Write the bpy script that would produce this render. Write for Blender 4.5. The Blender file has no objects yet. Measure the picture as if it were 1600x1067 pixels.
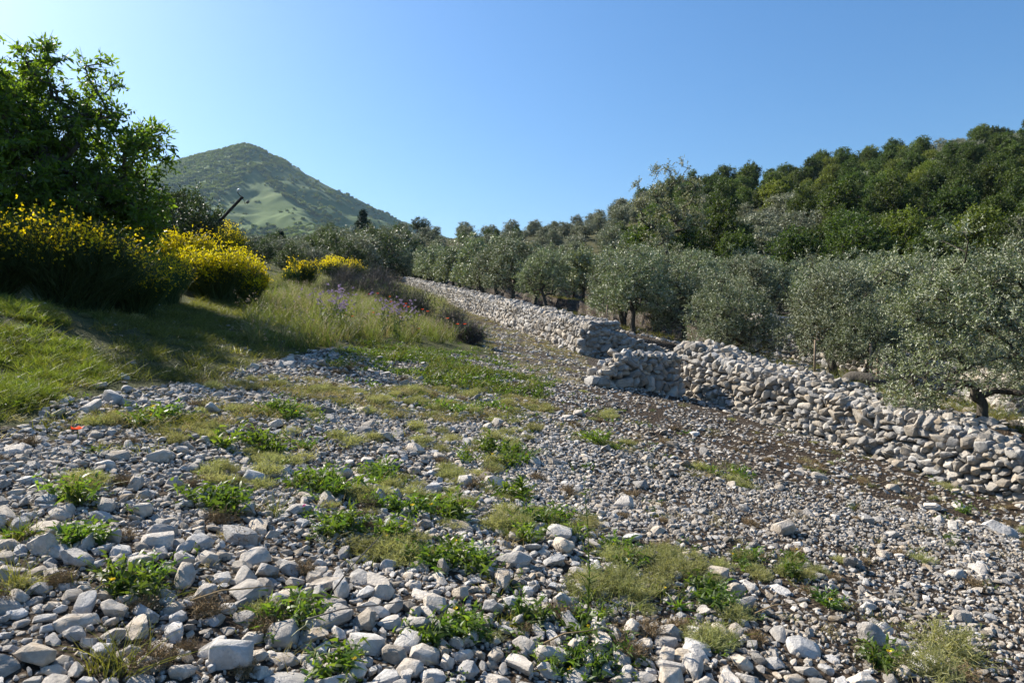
import bpy, bmesh, math
import numpy as np
from mathutils import Vector

# ------------------------------------------------------------------ camera, sky, sun, exposure
scene = bpy.context.scene
COL = scene.collection
R = math.radians
CAMH = 1.6
FPX = 1067.0                       # focal length in photo pixels (1600 wide), 24 mm lens
CX, CY = 800.0, 533.0

cam_data = bpy.data.cameras.new('camera')
cam_data.sensor_width = 36.0
cam_data.lens = 24.0
cam_data.clip_start = 0.05
cam_data.clip_end = 9000.0
cam = bpy.data.objects.new('camera', cam_data)
cam.location = (0, 0, CAMH)
cam.rotation_euler = (R(90), 0, 0)
COL.objects.link(cam)
scene.camera = cam

SUN_AZ, SUN_EL = R(-56), R(38)     # azimuth from +Y, clockwise; the sun stands up to the left, ahead of the viewer
world = bpy.data.worlds.new('World')
scene.world = world
world.use_nodes = True
wn = world.node_tree.nodes
wl = world.node_tree.links
wn.clear()
sky = wn.new('ShaderNodeTexSky')
sky.sky_type = 'NISHITA'
sky.sun_disc = False
sky.sun_elevation = SUN_EL
sky.sun_rotation = SUN_AZ
sky.altitude = 300
sky.air_density = 1.3
sky.dust_density = 1.5
sky.ozone_density = 7.0
bg = wn.new('ShaderNodeBackground')
bg.inputs['Strength'].default_value = 0.072
wo = wn.new('ShaderNodeOutputWorld')
hsv = wn.new('ShaderNodeHueSaturation')
hsv.inputs['Saturation'].default_value = 1.15
wl.new(sky.outputs[0], hsv.inputs['Color'])
wl.new(hsv.outputs[0], bg.inputs[0])
wl.new(bg.outputs[0], wo.inputs[0])

sun_data = bpy.data.lights.new('sun', 'SUN')
sun_data.energy = 5.0
sun_data.angle = R(0.53)
sun_data.color = (1.0, 0.93, 0.81)
sun = bpy.data.objects.new('sun', sun_data)
sdir = Vector((math.sin(SUN_AZ) * math.cos(SUN_EL), math.cos(SUN_AZ) * math.cos(SUN_EL), math.sin(SUN_EL)))
sun.rotation_euler = sdir.to_track_quat('Z', 'Y').to_euler()
sun.location = sdir * 50
COL.objects.link(sun)

vs = scene.view_settings
vs.view_transform = 'Standard'
vs.look = 'None'
vs.gamma = 1.0
vs.use_curve_mapping = False
vs.exposure = 1.2
scene.render.engine = 'CYCLES'
scene.cycles.use_denoising = True
scene.cycles.max_bounces = 6
scene.cycles.diffuse_bounces = 2
scene.cycles.glossy_bounces = 1
scene.cycles.transmission_bounces = 3
scene.cycles.transparent_max_bounces = 6
scene.cycles.volume_bounces = 0
scene.cycles.caustics_reflective = False
scene.cycles.caustics_refractive = False
scene.cycles.sample_clamp_indirect = 4.0

# ------------------------------------------------------------------ helpers
rng = np.random.default_rng(7)


def link(o, parent=None):
    COL.objects.link(o)
    if parent is not None:
        o.parent = parent
    return o


def tag(o, label=None, cat=None, group=None, kind=None):
    if label: o['label'] = label
    if cat: o['category'] = cat
    if group: o['group'] = group
    if kind: o['kind'] = kind
    return o


def empty(name, loc=(0, 0, 0), rz=0.0, scale=1.0):
    o = bpy.data.objects.new(name, None)
    o.empty_display_size = 0.2
    o.location = loc
    o.rotation_euler = (0, 0, rz)
    o.scale = (scale,) * 3 if np.isscalar(scale) else scale
    COL.objects.link(o)
    return o


def mesh(name, V, F, mats=(), mi=None, smooth=False):
    """V (n,3), F (m,k) array or list of such arrays with different k"""
    me = bpy.data.meshes.new(name)
    Fs = F if isinstance(F, list) else [F]
    Fs = [np.asarray(f, dtype=np.int64) for f in Fs if len(f)]
    V = np.asarray(V, dtype=np.float32)
    me.vertices.add(len(V))
    me.vertices.foreach_set('co', V.ravel())
    loops = np.concatenate([f.ravel() for f in Fs])
    tot = np.concatenate([np.full(len(f), f.shape[1]) for f in Fs])
    start = np.concatenate([[0], np.cumsum(tot)[:-1]])
    me.loops.add(len(loops))
    me.loops.foreach_set('vertex_index', loops.astype(np.int32))
    me.polygons.add(len(tot))
    me.polygons.foreach_set('loop_start', start.astype(np.int32))
    me.polygons.foreach_set('loop_total', tot.astype(np.int32))
    for m in (mats if isinstance(mats, (list, tuple)) else [mats]):
        me.materials.append(m)
    if mi is not None:
        me.polygons.foreach_set('material_index', np.asarray(mi, dtype=np.int32))
    if smooth:
        me.polygons.foreach_set('use_smooth', np.ones(len(tot), dtype=bool))
    me.update()
    me.validate()
    return me


def mobj(name, me, parent=None, loc=None, rot=None, scale=None):
    o = bpy.data.objects.new(name, me)
    if loc is not None: o.location = loc
    if rot is not None: o.rotation_euler = rot
    if scale is not None: o.scale = scale
    return link(o, parent)


def joinm(parts):
    """parts: list of (V, F) with the same k -> one (V, F)"""
    Vs, Fs, n = [], [], 0
    for V, F in parts:
        Vs.append(V); Fs.append(np.asarray(F) + n); n += len(V)
    return np.concatenate(Vs), np.concatenate(Fs)


def unit(v):
    return v / np.maximum(np.linalg.norm(v, axis=-1, keepdims=True), 1e-9)


def rand_unit(n, r=None):
    r = r or rng
    return unit(r.normal(size=(n, 3)))


def eulmat(e):
    e = np.atleast_2d(e)
    cx, sx = np.cos(e[:, 0]), np.sin(e[:, 0]); cy, sy = np.cos(e[:, 1]), np.sin(e[:, 1]); cz, sz = np.cos(e[:, 2]), np.sin(e[:, 2])
    M = np.empty((len(e), 3, 3))
    M[:, 0, 0] = cz * cy; M[:, 0, 1] = cz * sy * sx - sz * cx; M[:, 0, 2] = cz * sy * cx + sz * sx
    M[:, 1, 0] = sz * cy; M[:, 1, 1] = sz * sy * sx + cz * cx; M[:, 1, 2] = sz * sy * cx - cz * sx
    M[:, 2, 0] = -sy; M[:, 2, 1] = cy * sx; M[:, 2, 2] = cy * cx
    return M


def _hash(ix, iy, s):
    n = (ix * 374761393 + iy * 668265263 + s * 1274126177) & 0xFFFFFFFF
    n = ((n ^ (n >> 13)) * 1274126177) & 0xFFFFFFFF
    return ((n ^ (n >> 16)) & 0xFFFF) / 65535.0


def vnoise(x, y, s=0):
    x = np.asarray(x, dtype=float); y = np.asarray(y, dtype=float)
    ix = np.floor(x).astype(np.int64); iy = np.floor(y).astype(np.int64)
    fx = x - ix; fy = y - iy
    fx = fx * fx * (3 - 2 * fx); fy = fy * fy * (3 - 2 * fy)
    a = _hash(ix, iy, s); b = _hash(ix + 1, iy, s); c = _hash(ix, iy + 1, s); d = _hash(ix + 1, iy + 1, s)
    return (a * (1 - fx) + b * fx) * (1 - fy) + (c * (1 - fx) + d * fx) * fy


def fbm(x, y, s=0, oct=4):
    t = 0.0; amp = 0.5; f = 1.0; tot = 0
    for o in range(oct):
        t = t + amp * vnoise(x * f + 17.3 * o, y * f - 9.1 * o, s + o); tot += amp
        amp *= 0.5; f *= 2.03
    return t / tot           # 0..1


def sstep(a, b, x):
    t = np.clip((np.asarray(x, dtype=float) - a) / (b - a), 0, 1)
    return t * t * (3 - 2 * t)


# ------------------------------------------------------------------ terrain
PA, PB = 0.0704, 0.191


def plane(X, Y):
    T = 420.0
    return PA * T * np.tanh(Y / T) - PB * T * np.tanh(X / T)


def gpx(x, y):
    """ground point seen at photo pixel x, y (on the even slope)"""
    xp = (x - CX) / FPX
    Y = CAMH / ((y - CY) / FPX + PA - PB * xp)
    return np.array([xp * Y, Y])


def at(x, y, Y):
    """world point at photo pixel x, y and depth Y"""
    return np.array([(x - CX) / FPX * Y, Y, CAMH - (y - CY) / FPX * Y])


WA = np.array([4.02, 15.6]); WB = np.array([7.2, 9.6]); WC = np.array([9.9, 4.5])
WE2 = np.array([6.7, 22.4]); WE = np.array([2.45, 22.7]); WF = np.array([-17.4, 95.0]); WG = np.array([-73.0, 300.0])
WH = np.array([12.5, -0.4]); WI = np.array([60, -90.0])
TERR = np.array([WI, WH, WC, WB, WA, WE2, WE, WF, WG])
GROVE = np.vstack([TERR, [[4000, 4000], [4000, -90]]])


def inpoly(X, Y, P):
    X = np.asarray(X, dtype=float); Y = np.asarray(Y, dtype=float)
    ins = np.zeros(X.shape, dtype=bool)
    n = len(P)
    for i in range(n):
        x0, y0 = P[i]; x1, y1 = P[(i + 1) % n]
        if y0 == y1: continue
        c = ((y0 > Y) != (y1 > Y)) & (X < (x1 - x0) * (Y - y0) / (y1 - y0) + x0)
        ins ^= c
    return ins


def segdist(X, Y, P):
    X = np.asarray(X, dtype=float); Y = np.asarray(Y, dtype=float)
    best = np.full(X.shape, 1e9)
    for i in range(len(P) - 1):
        a, b = P[i], P[i + 1]
        d = b - a; L2 = d @ d
        t = np.clip(((X - a[0]) * d[0] + (Y - a[1]) * d[1]) / L2, 0, 1)
        best = np.minimum(best, np.hypot(X - a[0] - t * d[0], Y - a[1] - t * d[1]))
    return best


def grove_d(X, Y):
    d = segdist(X, Y, TERR)
    return np.where(inpoly(X, Y, GROVE), d, -d)


T1, T2 = 7.5, 13.5


def H(X, Y):
    X = np.asarray(X, dtype=float); Y = np.asarray(Y, dtype=float)
    d = grove_d(X, Y)
    e = 0.95 * sstep(0.45, 0.9, d) + 0.95 * sstep(T1 + .25, T1 + .5, d) + 0.95 * sstep(T2 + .25, T2 + .5, d) + 0.18 * np.maximum(0, d - 18) * np.exp(-np.maximum(0, d - 60) / 160)
    r = np.hypot(X, Y)
    b = 0.16 * (fbm(X / 3.1, Y / 3.1, 3) - .5) + 0.10 * (fbm(X / .9, Y / .9, 5, 3) - .5)
    b = b + sstep(12, 60, r) * 0.9 * (fbm(X / 14, Y / 14, 9) - .5)
    # the grassy bank on the left edge
    bank = 0.35 * np.exp(-(((X + 6.2) / 1.6) ** 2 + ((Y - 7.6) / 2.4) ** 2))
    return plane(X, Y) + e + b * (1 - .75 * (np.abs(d) < 0.6)) + bank


def Hs(x, y):
    return float(H(np.array([x]), np.array([y]))[0])


# ------------------------------------------------------------------ materials
def new_mat(name):
    m = bpy.data.materials.new(name)
    m.use_nodes = True
    nt = m.node_tree
    nt.nodes.clear()
    out = nt.nodes.new('ShaderNodeOutputMaterial')
    return m, nt, out


def N(nt, typ, **kw):
    n = nt.nodes.new(typ)
    for k, v in kw.items():
        if k.startswith('i_'):
            n.inputs[int(k[2:]) if k[2:].isdigit() else k[2:].replace('_', ' ')].default_value = v
        else:
            setattr(n, k, v)
    return n


def ramp(nt, stops):
    r = nt.nodes.new('ShaderNodeValToRGB')
    el = r.color_ramp.elements
    while len(el) < len(stops): el.new(0.5)
    for e, (p, c) in zip(el, stops):
        e.position = p
        e.color = (*c, 1) if len(c) == 3 else c
    return r


def mixc(nt, fac, a, b, mode='MIX'):
    m = nt.nodes.new('ShaderNodeMix'); m.data_type = 'RGBA'; m.blend_type = mode
    for sock, v in ((m.inputs[0], fac), (m.inputs[6], a), (m.inputs[7], b)):
        if isinstance(v, (int, float)): sock.default_value = v
        elif isinstance(v, tuple): sock.default_value = (*v, 1)
        else: nt.links.new(v, sock)
    return m.outputs[2]


def leaf_mat(name, dark, light, under=None, trans=0.3, rough=0.5, spec=0.3, tint=None):
    """foliage: per-leaf colour between dark and light, per-plant shift, paler underside, light passing through"""
    m, nt, out = new_mat(name)
    L = nt.links.new
    geo = N(nt, 'ShaderNodeNewGeometry')
    oi = N(nt, 'ShaderNodeObjectInfo')
    c = mixc(nt, geo.outputs['Random Per Island'], dark, light)
    hv = N(nt, 'ShaderNodeHueSaturation')
    mr = N(nt, 'ShaderNodeMapRange'); mr.inputs[3].default_value = 0.72; mr.inputs[4].default_value = 1.28
    L(oi.outputs['Random'], mr.inputs[0]); L(mr.outputs[0], hv.inputs['Value'])
    mh = N(nt, 'ShaderNodeMapRange'); mh.inputs[3].default_value = 0.485; mh.inputs[4].default_value = 0.515
    mul = N(nt, 'ShaderNodeMath', operation='MULTIPLY'); mul.inputs[1].default_value = 7.31
    fr = N(nt, 'ShaderNodeMath', operation='FRACT')
    L(oi.outputs['Random'], mul.inputs[0]); L(mul.outputs[0], fr.inputs[0]); L(fr.outputs[0], mh.inputs[0]); L(mh.outputs[0], hv.inputs['Hue'])
    L(c, hv.inputs['Color'])
    col = hv.outputs[0]
    pc = col
    if under is not None:
        pc = mixc(nt, geo.outputs['Backfacing'], col, under)
    p = N(nt, 'ShaderNodeBsdfPrincipled')
    p.inputs['Roughness'].default_value = rough
    p.inputs['Specular IOR Level'].default_value = spec
    L(pc, p.inputs['Base Color'])
    t = N(nt, 'ShaderNodeBsdfTranslucent')
    tc = mixc(nt, 1.0, col, tint or (1.5, 1.6, 0.6), 'MULTIPLY')
    L(tc, t.inputs['Color'])
    ms = N(nt, 'ShaderNodeMixShader'); ms.inputs[0].default_value = trans
    L(p.outputs[0], ms.inputs[1]); L(t.outputs[0], ms.inputs[2])
    L(ms.outputs[0], out.inputs['Surface'])
    return m


def bark_mat(name, a, b, scale=6.0):
    m, nt, out = new_mat(name)
    L = nt.links.new
    tc = N(nt, 'ShaderNodeTexCoord')
    mp = N(nt, 'ShaderNodeMapping'); mp.inputs['Scale'].default_value = (1, 1, 0.25)
    L(tc.outputs['Object'], mp.inputs[0])
    no = N(nt, 'ShaderNodeTexNoise'); no.inputs['Scale'].default_value = scale * 4; no.inputs['Detail'].default_value = 5
    L(mp.outputs[0], no.inputs['Vector'])
    cr = ramp(nt, [(0.3, a), (0.7, b)])
    L(no.outputs[0], cr.inputs[0])
    p = N(nt, 'ShaderNodeBsdfPrincipled'); p.inputs['Roughness'].default_value = 0.9
    p.inputs['Specular IOR Level'].default_value = 0.15
    bp = N(nt, 'ShaderNodeBump'); bp.inputs['Strength'].default_value = 0.6; bp.inputs['Distance'].default_value = 0.03
    L(no.outputs[0], bp.inputs['Height']); L(bp.outputs[0], p.inputs['Normal'])
    L(cr.outputs[0], p.inputs['Base Color']); L(p.outputs[0], out.inputs['Surface'])
    return m


def stone_mat(name, tint=(1, 1, 1), lichen=0.5, lo=0.30, hi=0.62):
    m, nt, out = new_mat(name)
    L = nt.links.new
    oi = N(nt, 'ShaderNodeObjectInfo')
    gi_ = N(nt, 'ShaderNodeNewGeometry')
    sm = N(nt, 'ShaderNodeMath', operation='ADD')
    L(oi.outputs['Random'], sm.inputs[0]); L(gi_.outputs['Random Per Island'], sm.inputs[1])
    rnd = N(nt, 'ShaderNodeMath', operation='FRACT')
    L(sm.outputs[0], rnd.inputs[0])
    tc = N(nt, 'ShaderNodeTexCoord')
    sc = N(nt, 'ShaderNodeMath', operation='MULTIPLY'); sc.inputs[1].default_value = 57.0
    L(rnd.outputs[0], sc.inputs[0])
    ad = N(nt, 'ShaderNodeVectorMath', operation='ADD')
    L(tc.outputs['Object'], ad.inputs[0]); L(sc.outputs[0], ad.inputs[1])
    n1 = N(nt, 'ShaderNodeTexNoise'); n1.inputs['Scale'].default_value = 1.6; n1.inputs['Detail'].default_value = 6; n1.inputs['Roughness'].default_value = .65
    n2 = N(nt, 'ShaderNodeTexNoise'); n2.inputs['Scale'].default_value = 5.0; n2.inputs['Detail'].default_value = 8; n2.inputs['Roughness'].default_value = .7
    n3 = N(nt, 'ShaderNodeTexNoise'); n3.inputs['Scale'].default_value = 0.9; n3.inputs['Detail'].default_value = 3
    for n in (n1, n2, n3): L(ad.outputs[0], n.inputs['Vector'])
    t = np.array(tint)
    g = lambda v, w=(1, .975, .93): tuple(v * t * np.array(w))
    base = ramp(nt, [(0.30, g(lo)), (0.52, g((lo + hi) / 2)), (0.72, g(hi))])
    L(n1.outputs[0], base.inputs[0])
    # warm ochre stains and grey lichen
    st = ramp(nt, [(0.56, (0, 0, 0)), (0.70, (1, 1, 1))]); L(n3.outputs[0], st.inputs[0])
    stm = N(nt, 'ShaderNodeMath', operation='MULTIPLY'); stm.inputs[1].default_value = 0.45; L(st.outputs[0], stm.inputs[0])
    c1 = mixc(nt, stm.outputs[0], base.outputs[0], g(.40, (1.0, .86, .68)))
    li = ramp(nt, [(0.60, (0, 0, 0)), (0.68, (1, 1, 1))]); L(n2.outputs[0], li.inputs[0])
    lm = N(nt, 'ShaderNodeMath', operation='MULTIPLY'); lm.inputs[1].default_value = lichen; L(li.outputs[0], lm.inputs[0])
    c2 = mixc(nt, lm.outputs[0], c1, g(.15, (1, 1, .98)))
    hv = N(nt, 'ShaderNodeHueSaturation')
    mr = N(nt, 'ShaderNodeMapRange'); mr.inputs[3].default_value = 0.64; mr.inputs[4].default_value = 1.12
    L(rnd.outputs[0], mr.inputs[0]); L(mr.outputs[0], hv.inputs['Value'])
    ms_ = N(nt, 'ShaderNodeMapRange'); ms_.inputs[3].default_value = 0.35; ms_.inputs[4].default_value = 1.5
    fm = N(nt, 'ShaderNodeMath', operation='MULTIPLY'); fm.inputs[1].default_value = 13.7
    ff = N(nt, 'ShaderNodeMath', operation='FRACT')
    L(rnd.outputs[0], fm.inputs[0]); L(fm.outputs[0], ff.inputs[0]); L(ff.outputs[0], ms_.inputs[0]); L(ms_.outputs[0], hv.inputs['Saturation'])
    L(c2, hv.inputs['Color'])
    p = N(nt, 'ShaderNodeBsdfPrincipled'); p.inputs['Roughness'].default_value = 0.85
    p.inputs['Specular IOR Level'].default_value = 0.25
    L(hv.outputs[0], p.inputs['Base Color'])
    bp = N(nt, 'ShaderNodeBump'); bp.inputs['Strength'].default_value = 0.5; bp.inputs['Distance'].default_value = 0.12
    L(n2.outputs[0], bp.inputs['Height']); L(bp.outputs[0], p.inputs['Normal'])
    L(p.outputs[0], out.inputs['Surface'])
    return m


def plain_mat(name, col, rough=.8, spec=.2, trans=0.0):
    m, nt, out = new_mat(name)
    L = nt.links.new
    geo = N(nt, 'ShaderNodeNewGeometry')
    hv = N(nt, 'ShaderNodeHueSaturation'); hv.inputs['Color'].default_value = (*col, 1)
    mr = N(nt, 'ShaderNodeMapRange'); mr.inputs[3].default_value = .7; mr.inputs[4].default_value = 1.25
    L(geo.outputs['Random Per Island'], mr.inputs[0]); L(mr.outputs[0], hv.inputs['Value'])
    p = N(nt, 'ShaderNodeBsdfPrincipled'); p.inputs['Roughness'].default_value = rough; p.inputs['Specular IOR Level'].default_value = spec
    L(hv.outputs[0], p.inputs['Base Color'])
    last = p
    if trans:
        t = N(nt, 'ShaderNodeBsdfTranslucent'); L(hv.outputs[0], t.inputs['Color'])
        last = N(nt, 'ShaderNodeMixShader'); last.inputs[0].default_value = trans
        L(p.outputs[0], last.inputs[1]); L(t.outputs[0], last.inputs[2])
    L(last.outputs[0], out.inputs['Surface'])
    return m


M = {}
M['stone'] = stone_mat('limestone', (1, .925, .845), .4, .37, .70)
M['wall_stone'] = stone_mat('wall_limestone', (1, .935, .86), .65, .25, .52)
M['earth_stone'] = stone_mat('soil_stained_limestone', (1, .91, .81), .55, .20, .44)
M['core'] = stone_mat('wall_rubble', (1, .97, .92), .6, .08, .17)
M['walnut'] = leaf_mat('walnut_leaf', (.034, .068, .012), (.095, .155, .028), trans=.5, rough=.45, spec=.35, tint=(1.9, 2.0, .55))
M['olive'] = leaf_mat('olive_leaf', (.086, .114, .042), (.195, .222, .10), under=(.32, .34, .245), trans=.16, rough=.5, spec=.35, tint=(1.3, 1.35, .7))
M['airy'] = leaf_mat('airy_tree_leaf', (.11, .13, .065), (.24, .25, .15), under=(.34, .35, .26), trans=.3, rough=.5, spec=.35, tint=(1.3, 1.3, .8))
M['oak'] = leaf_mat('oak_leaf', (.034, .060, .014), (.090, .122, .030), trans=.28, rough=.55, spec=.25, tint=(1.6, 1.7, .5))
M['oak_b'] = leaf_mat('oak_leaf_bright', (.065, .092, .018), (.15, .175, .036), trans=.3, rough=.55, spec=.25, tint=(1.6, 1.7, .5))
M['wild_olive'] = leaf_mat('wild_olive_leaf', (.105, .115, .06), (.215, .225, .13), under=(.26, .27, .2), trans=.12, rough=.5, spec=.35, tint=(1.2, 1.3, .7))
M['conifer'] = leaf_mat('conifer_needle', (.010, .022, .012), (.022, .042, .022), trans=.08, rough=.6, spec=.2)
M['maquis'] = leaf_mat('maquis_leaf', (.035, .055, .020), (.085, .11, .045), trans=.2, rough=.55, spec=.25)
M['broom_stem'] = leaf_mat('broom_stem', (.030, .048, .016), (.075, .105, .035), trans=.15, rough=.6, spec=.2)
M['broom_flower'] = leaf_mat('broom_flower', (.72, .55, .008), (.88, .74, .02), trans=.35, rough=.6, spec=.2, tint=(1.1, 1.0, .5))
M['grass'] = leaf_mat('grass_blade', (.080, .098, .024), (.175, .178, .052), trans=.38, rough=.5, spec=.25, tint=(1.45, 1.4, .6))
M['bank'] = leaf_mat('bank_grass_blade', (.062, .098, .018), (.155, .185, .045), trans=.42, rough=.5, spec=.25, tint=(1.6, 1.6, .6))
M['meadow'] = leaf_mat('meadow_blade', (.075, .11, .026), (.17, .19, .06), trans=.42, rough=.5, spec=.25, tint=(1.5, 1.5, .65))
M['dry_grass'] = leaf_mat('dry_grass_blade', (.20, .165, .075), (.36, .31, .16), trans=.35, rough=.6, spec=.2, tint=(1.2, 1.15, .8))
M['pale_tuft'] = leaf_mat('pale_tuft_stem', (.17, .185, .075), (.35, .34, .17), trans=.4, rough=.6, spec=.2, tint=(1.3, 1.3, .7))
M['weed'] = leaf_mat('weed_leaf', (.058, .100, .022), (.118, .165, .042), trans=.42, rough=.45, spec=.35, tint=(1.7, 1.8, .5))
M['ground_cover'] = leaf_mat('ground_cover_leaf', (.048, .082, .018), (.10, .14, .034), trans=.38, rough=.5, spec=.3, tint=(1.7, 1.8, .5))
M['dead_twig'] = plain_mat('dead_twig', (.13, .114, .10), .9, .1)
M['dry_stalk'] = plain_mat('dry_stalk', (.23, .165, .09), .9, .1)
M['poppy'] = plain_mat('poppy_petal', (.72, .085, .022), .6, .2, .35)
M['thistle'] = plain_mat('thistle_flower', (.36, .27, .42), .7, .1, .25)
M['yellow'] = plain_mat('yellow_petal', (.72, .52, .03), .6, .2, .3)
M['pink'] = plain_mat('pink_petal', (.70, .08, .30), .6, .2, .3)
M['seed'] = plain_mat('grass_seed_head', (.42, .34, .26), .8, .1, .35)
M['bark'] = bark_mat('olive_bark', (.045, .038, .03), (.12, .105, .085))
M['bark_walnut'] = bark_mat('walnut_bark', (.05, .042, .034), (.14, .125, .105))
M['bark_pale'] = bark_mat('pale_bark', (.13, .115, .095), (.25, .23, .20))
M['stake'] = bark_mat('weathered_stake', (.15, .11, .075), (.28, .215, .15))
M['pole'] = bark_mat('tarred_pole', (.016, .013, .011), (.04, .033, .027))


# ------------------------------------------------------------------ shape makers
def leaves_vf(pos, d, ln, wd, r, fold=0.0, up=None):
    """one rhombic leaf (a quad) per row; d = pointing direction"""
    n = len(pos)
    d = unit(d)
    a = up if up is not None else rand_unit(n, r)
    s = unit(np.cross(d, a) + 1e-6)
    ln = np.broadcast_to(np.asarray(ln, dtype=float), (n,))[:, None]; wd = np.broadcast_to(np.asarray(wd, dtype=float), (n,))[:, None]
    nn = np.cross(d, s)
    V = np.stack([pos, pos + d * ln * .45 + s * wd * .5 + nn * wd * fold, pos + d * ln, pos + d * ln * .45 - s * wd * .5 + nn * wd * fold], 1)
    F = np.arange(n * 4).reshape(n, 4)
    return V.reshape(-1, 3), F


def blades_vf(pos, d, ln, wd, bend, r, seg=3):
    """tapering curved blades: strips of quads, bending towards `bend` (n,3)"""
    n = len(pos)
    d = unit(d)
    ln = np.broadcast_to(np.asarray(ln, dtype=float), (n,))[:, None]; wd = np.broadcast_to(np.asarray(wd, dtype=float), (n,))[:, None]
    s = unit(np.cross(d, rand_unit(n, r)) + 1e-6)
    rows = []
    for k in range(seg + 1):
        t = k / seg
        c = pos + d * ln * t + bend * ln * t * t
        w = wd * (1 - t) ** .7 * .5 + .0004
        rows.append(np.stack([c - s * w, c + s * w], 1))
    V = np.stack(rows, 1).reshape(n, (seg + 1) * 2, 3)
    base = (np.arange(n) * (seg + 1) * 2)[:, None]
    F = []
    for k in range(seg):
        F.append(base + np.array([2 * k, 2 * k + 1, 2 * k + 3, 2 * k + 2]))
    return V.reshape(-1, 3), np.concatenate(F)


def tube_vf(P0, P1, R0, R1, sides=5):
    """one open frustum per row"""
    n = len(P0)
    d = unit(P1 - P0)
    ref = np.where(np.abs(d[:, 2:3]) > .9, np.array([[1., 0, 0]]), np.array([[0, 0, 1.]]))
    s = unit(np.cross(d, ref)); q = np.cross(d, s)
    a = np.linspace(0, 2 * np.pi, sides, endpoint=False)
    ring = s[:, None, :] * np.cos(a)[None, :, None] + q[:, None, :] * np.sin(a)[None, :, None]
    V = np.concatenate([P0[:, None, :] + ring * R0[:, None, None], P1[:, None, :] + ring * R1[:, None, None]], 1)
    base = (np.arange(n) * sides * 2)[:, None]
    F = []
    for k in range(sides):
        k2 = (k + 1) % sides
        F.append(base + np.array([k, k2, sides + k2, sides + k]))
    return V.reshape(-1, 3), np.concatenate(F)


def polytube(P, rad, sides=8, lump=0.0, r=None):
    """one continuous tube along points P with a cap"""
    P = np.asarray(P, dtype=float); n = len(P)
    t = np.gradient(P, axis=0); t = unit(t)
    ref = np.array([1., 0.2, 0.1])
    s = unit(np.cross(t, ref)); q = np.cross(t, s)
    a = np.linspace(0, 2 * np.pi, sides, endpoint=False)
    rr = np.asarray(rad)[:, None] * (1 + (lump * (r or rng).normal(size=(n, sides)) if lump else 0))
    V = P[:, None, :] + (s[:, None, :] * np.cos(a)[None, :, None] + q[:, None, :] * np.sin(a)[None, :, None]) * rr[:, :, None]
    V = V.reshape(-1, 3)
    F = []
    for i in range(n - 1):
        for k in range(sides):
            k2 = (k + 1) % sides
            F.append([i * sides + k, i * sides + k2, (i + 1) * sides + k2, (i + 1) * sides + k])
    V = np.vstack([V, P[0], P[-1]])
    for k in range(sides):
        k2 = (k + 1) % sides
        F.append([n * sides, k2, k, k]) if False else None
    tri = []
    for k in range(sides):
        k2 = (k + 1) % sides
        tri.append([n * sides, k2, k]); tri.append([n * sides + 1, (n - 1) * sides + k, (n - 1) * sides + k2])
    return V, [np.array(F), np.array(tri)]


def ico(sub):
    bm = bmesh.new()
    bmesh.ops.create_icosphere(bm, subdivisions=sub, radius=1.0)
    V = np.array([v.co[:] for v in bm.verts]); F = np.array([[v.index for v in f.verts] for f in bm.faces])
    bm.free()
    return V, F


ICO = {k: ico(k) for k in (2, 3, 4)}


def rock_vf(seed, sub, blocky=0.5, flat=1.0, rough=0.05, box=False):
    r = np.random.default_rng(seed)
    V, F = ICO[sub]
    V = V.copy()
    lob = 0.0
    for _ in range(4):
        k = rand_unit(1, r)[0] * r.uniform(.9, 1.9); lob = lob + np.sin(V @ k * 1.7 + r.uniform(0, 6)) * .09
    V = V * (1 + lob)[:, None]
    for _ in range(int(9 + 9 * blocky)):                       # broken faces
        n = rand_unit(1, r)[0]
        dd = r.uniform(.50, .80) if r.random() < blocky else r.uniform(.75, 1.0)
        ex = np.maximum(0, V @ n - dd)
        V = V - n[None, :] * ex[:, None] * .97
    V = V * np.array([r.uniform(.95, 1.2), r.uniform(.8, 1.0), r.uniform(.62, .9) * flat])
    if rough:
        for q in (3.1, 6.3):
            k1, k2, k3 = (rand_unit(1, r)[0] * q for _ in range(3))
            V = V * (1 + rough * 3.1 / q * (np.sin(V @ k1 * 1.3 + 1) * np.sin(V @ k2 * 1.1) + .5 * np.sin(V @ k3 * 2.1)))[:, None]
        V = V + r.normal(size=V.shape) * rough * .12
    V = V / (np.abs(V).max(0) if box else np.abs(V).max())
    return V, F


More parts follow.
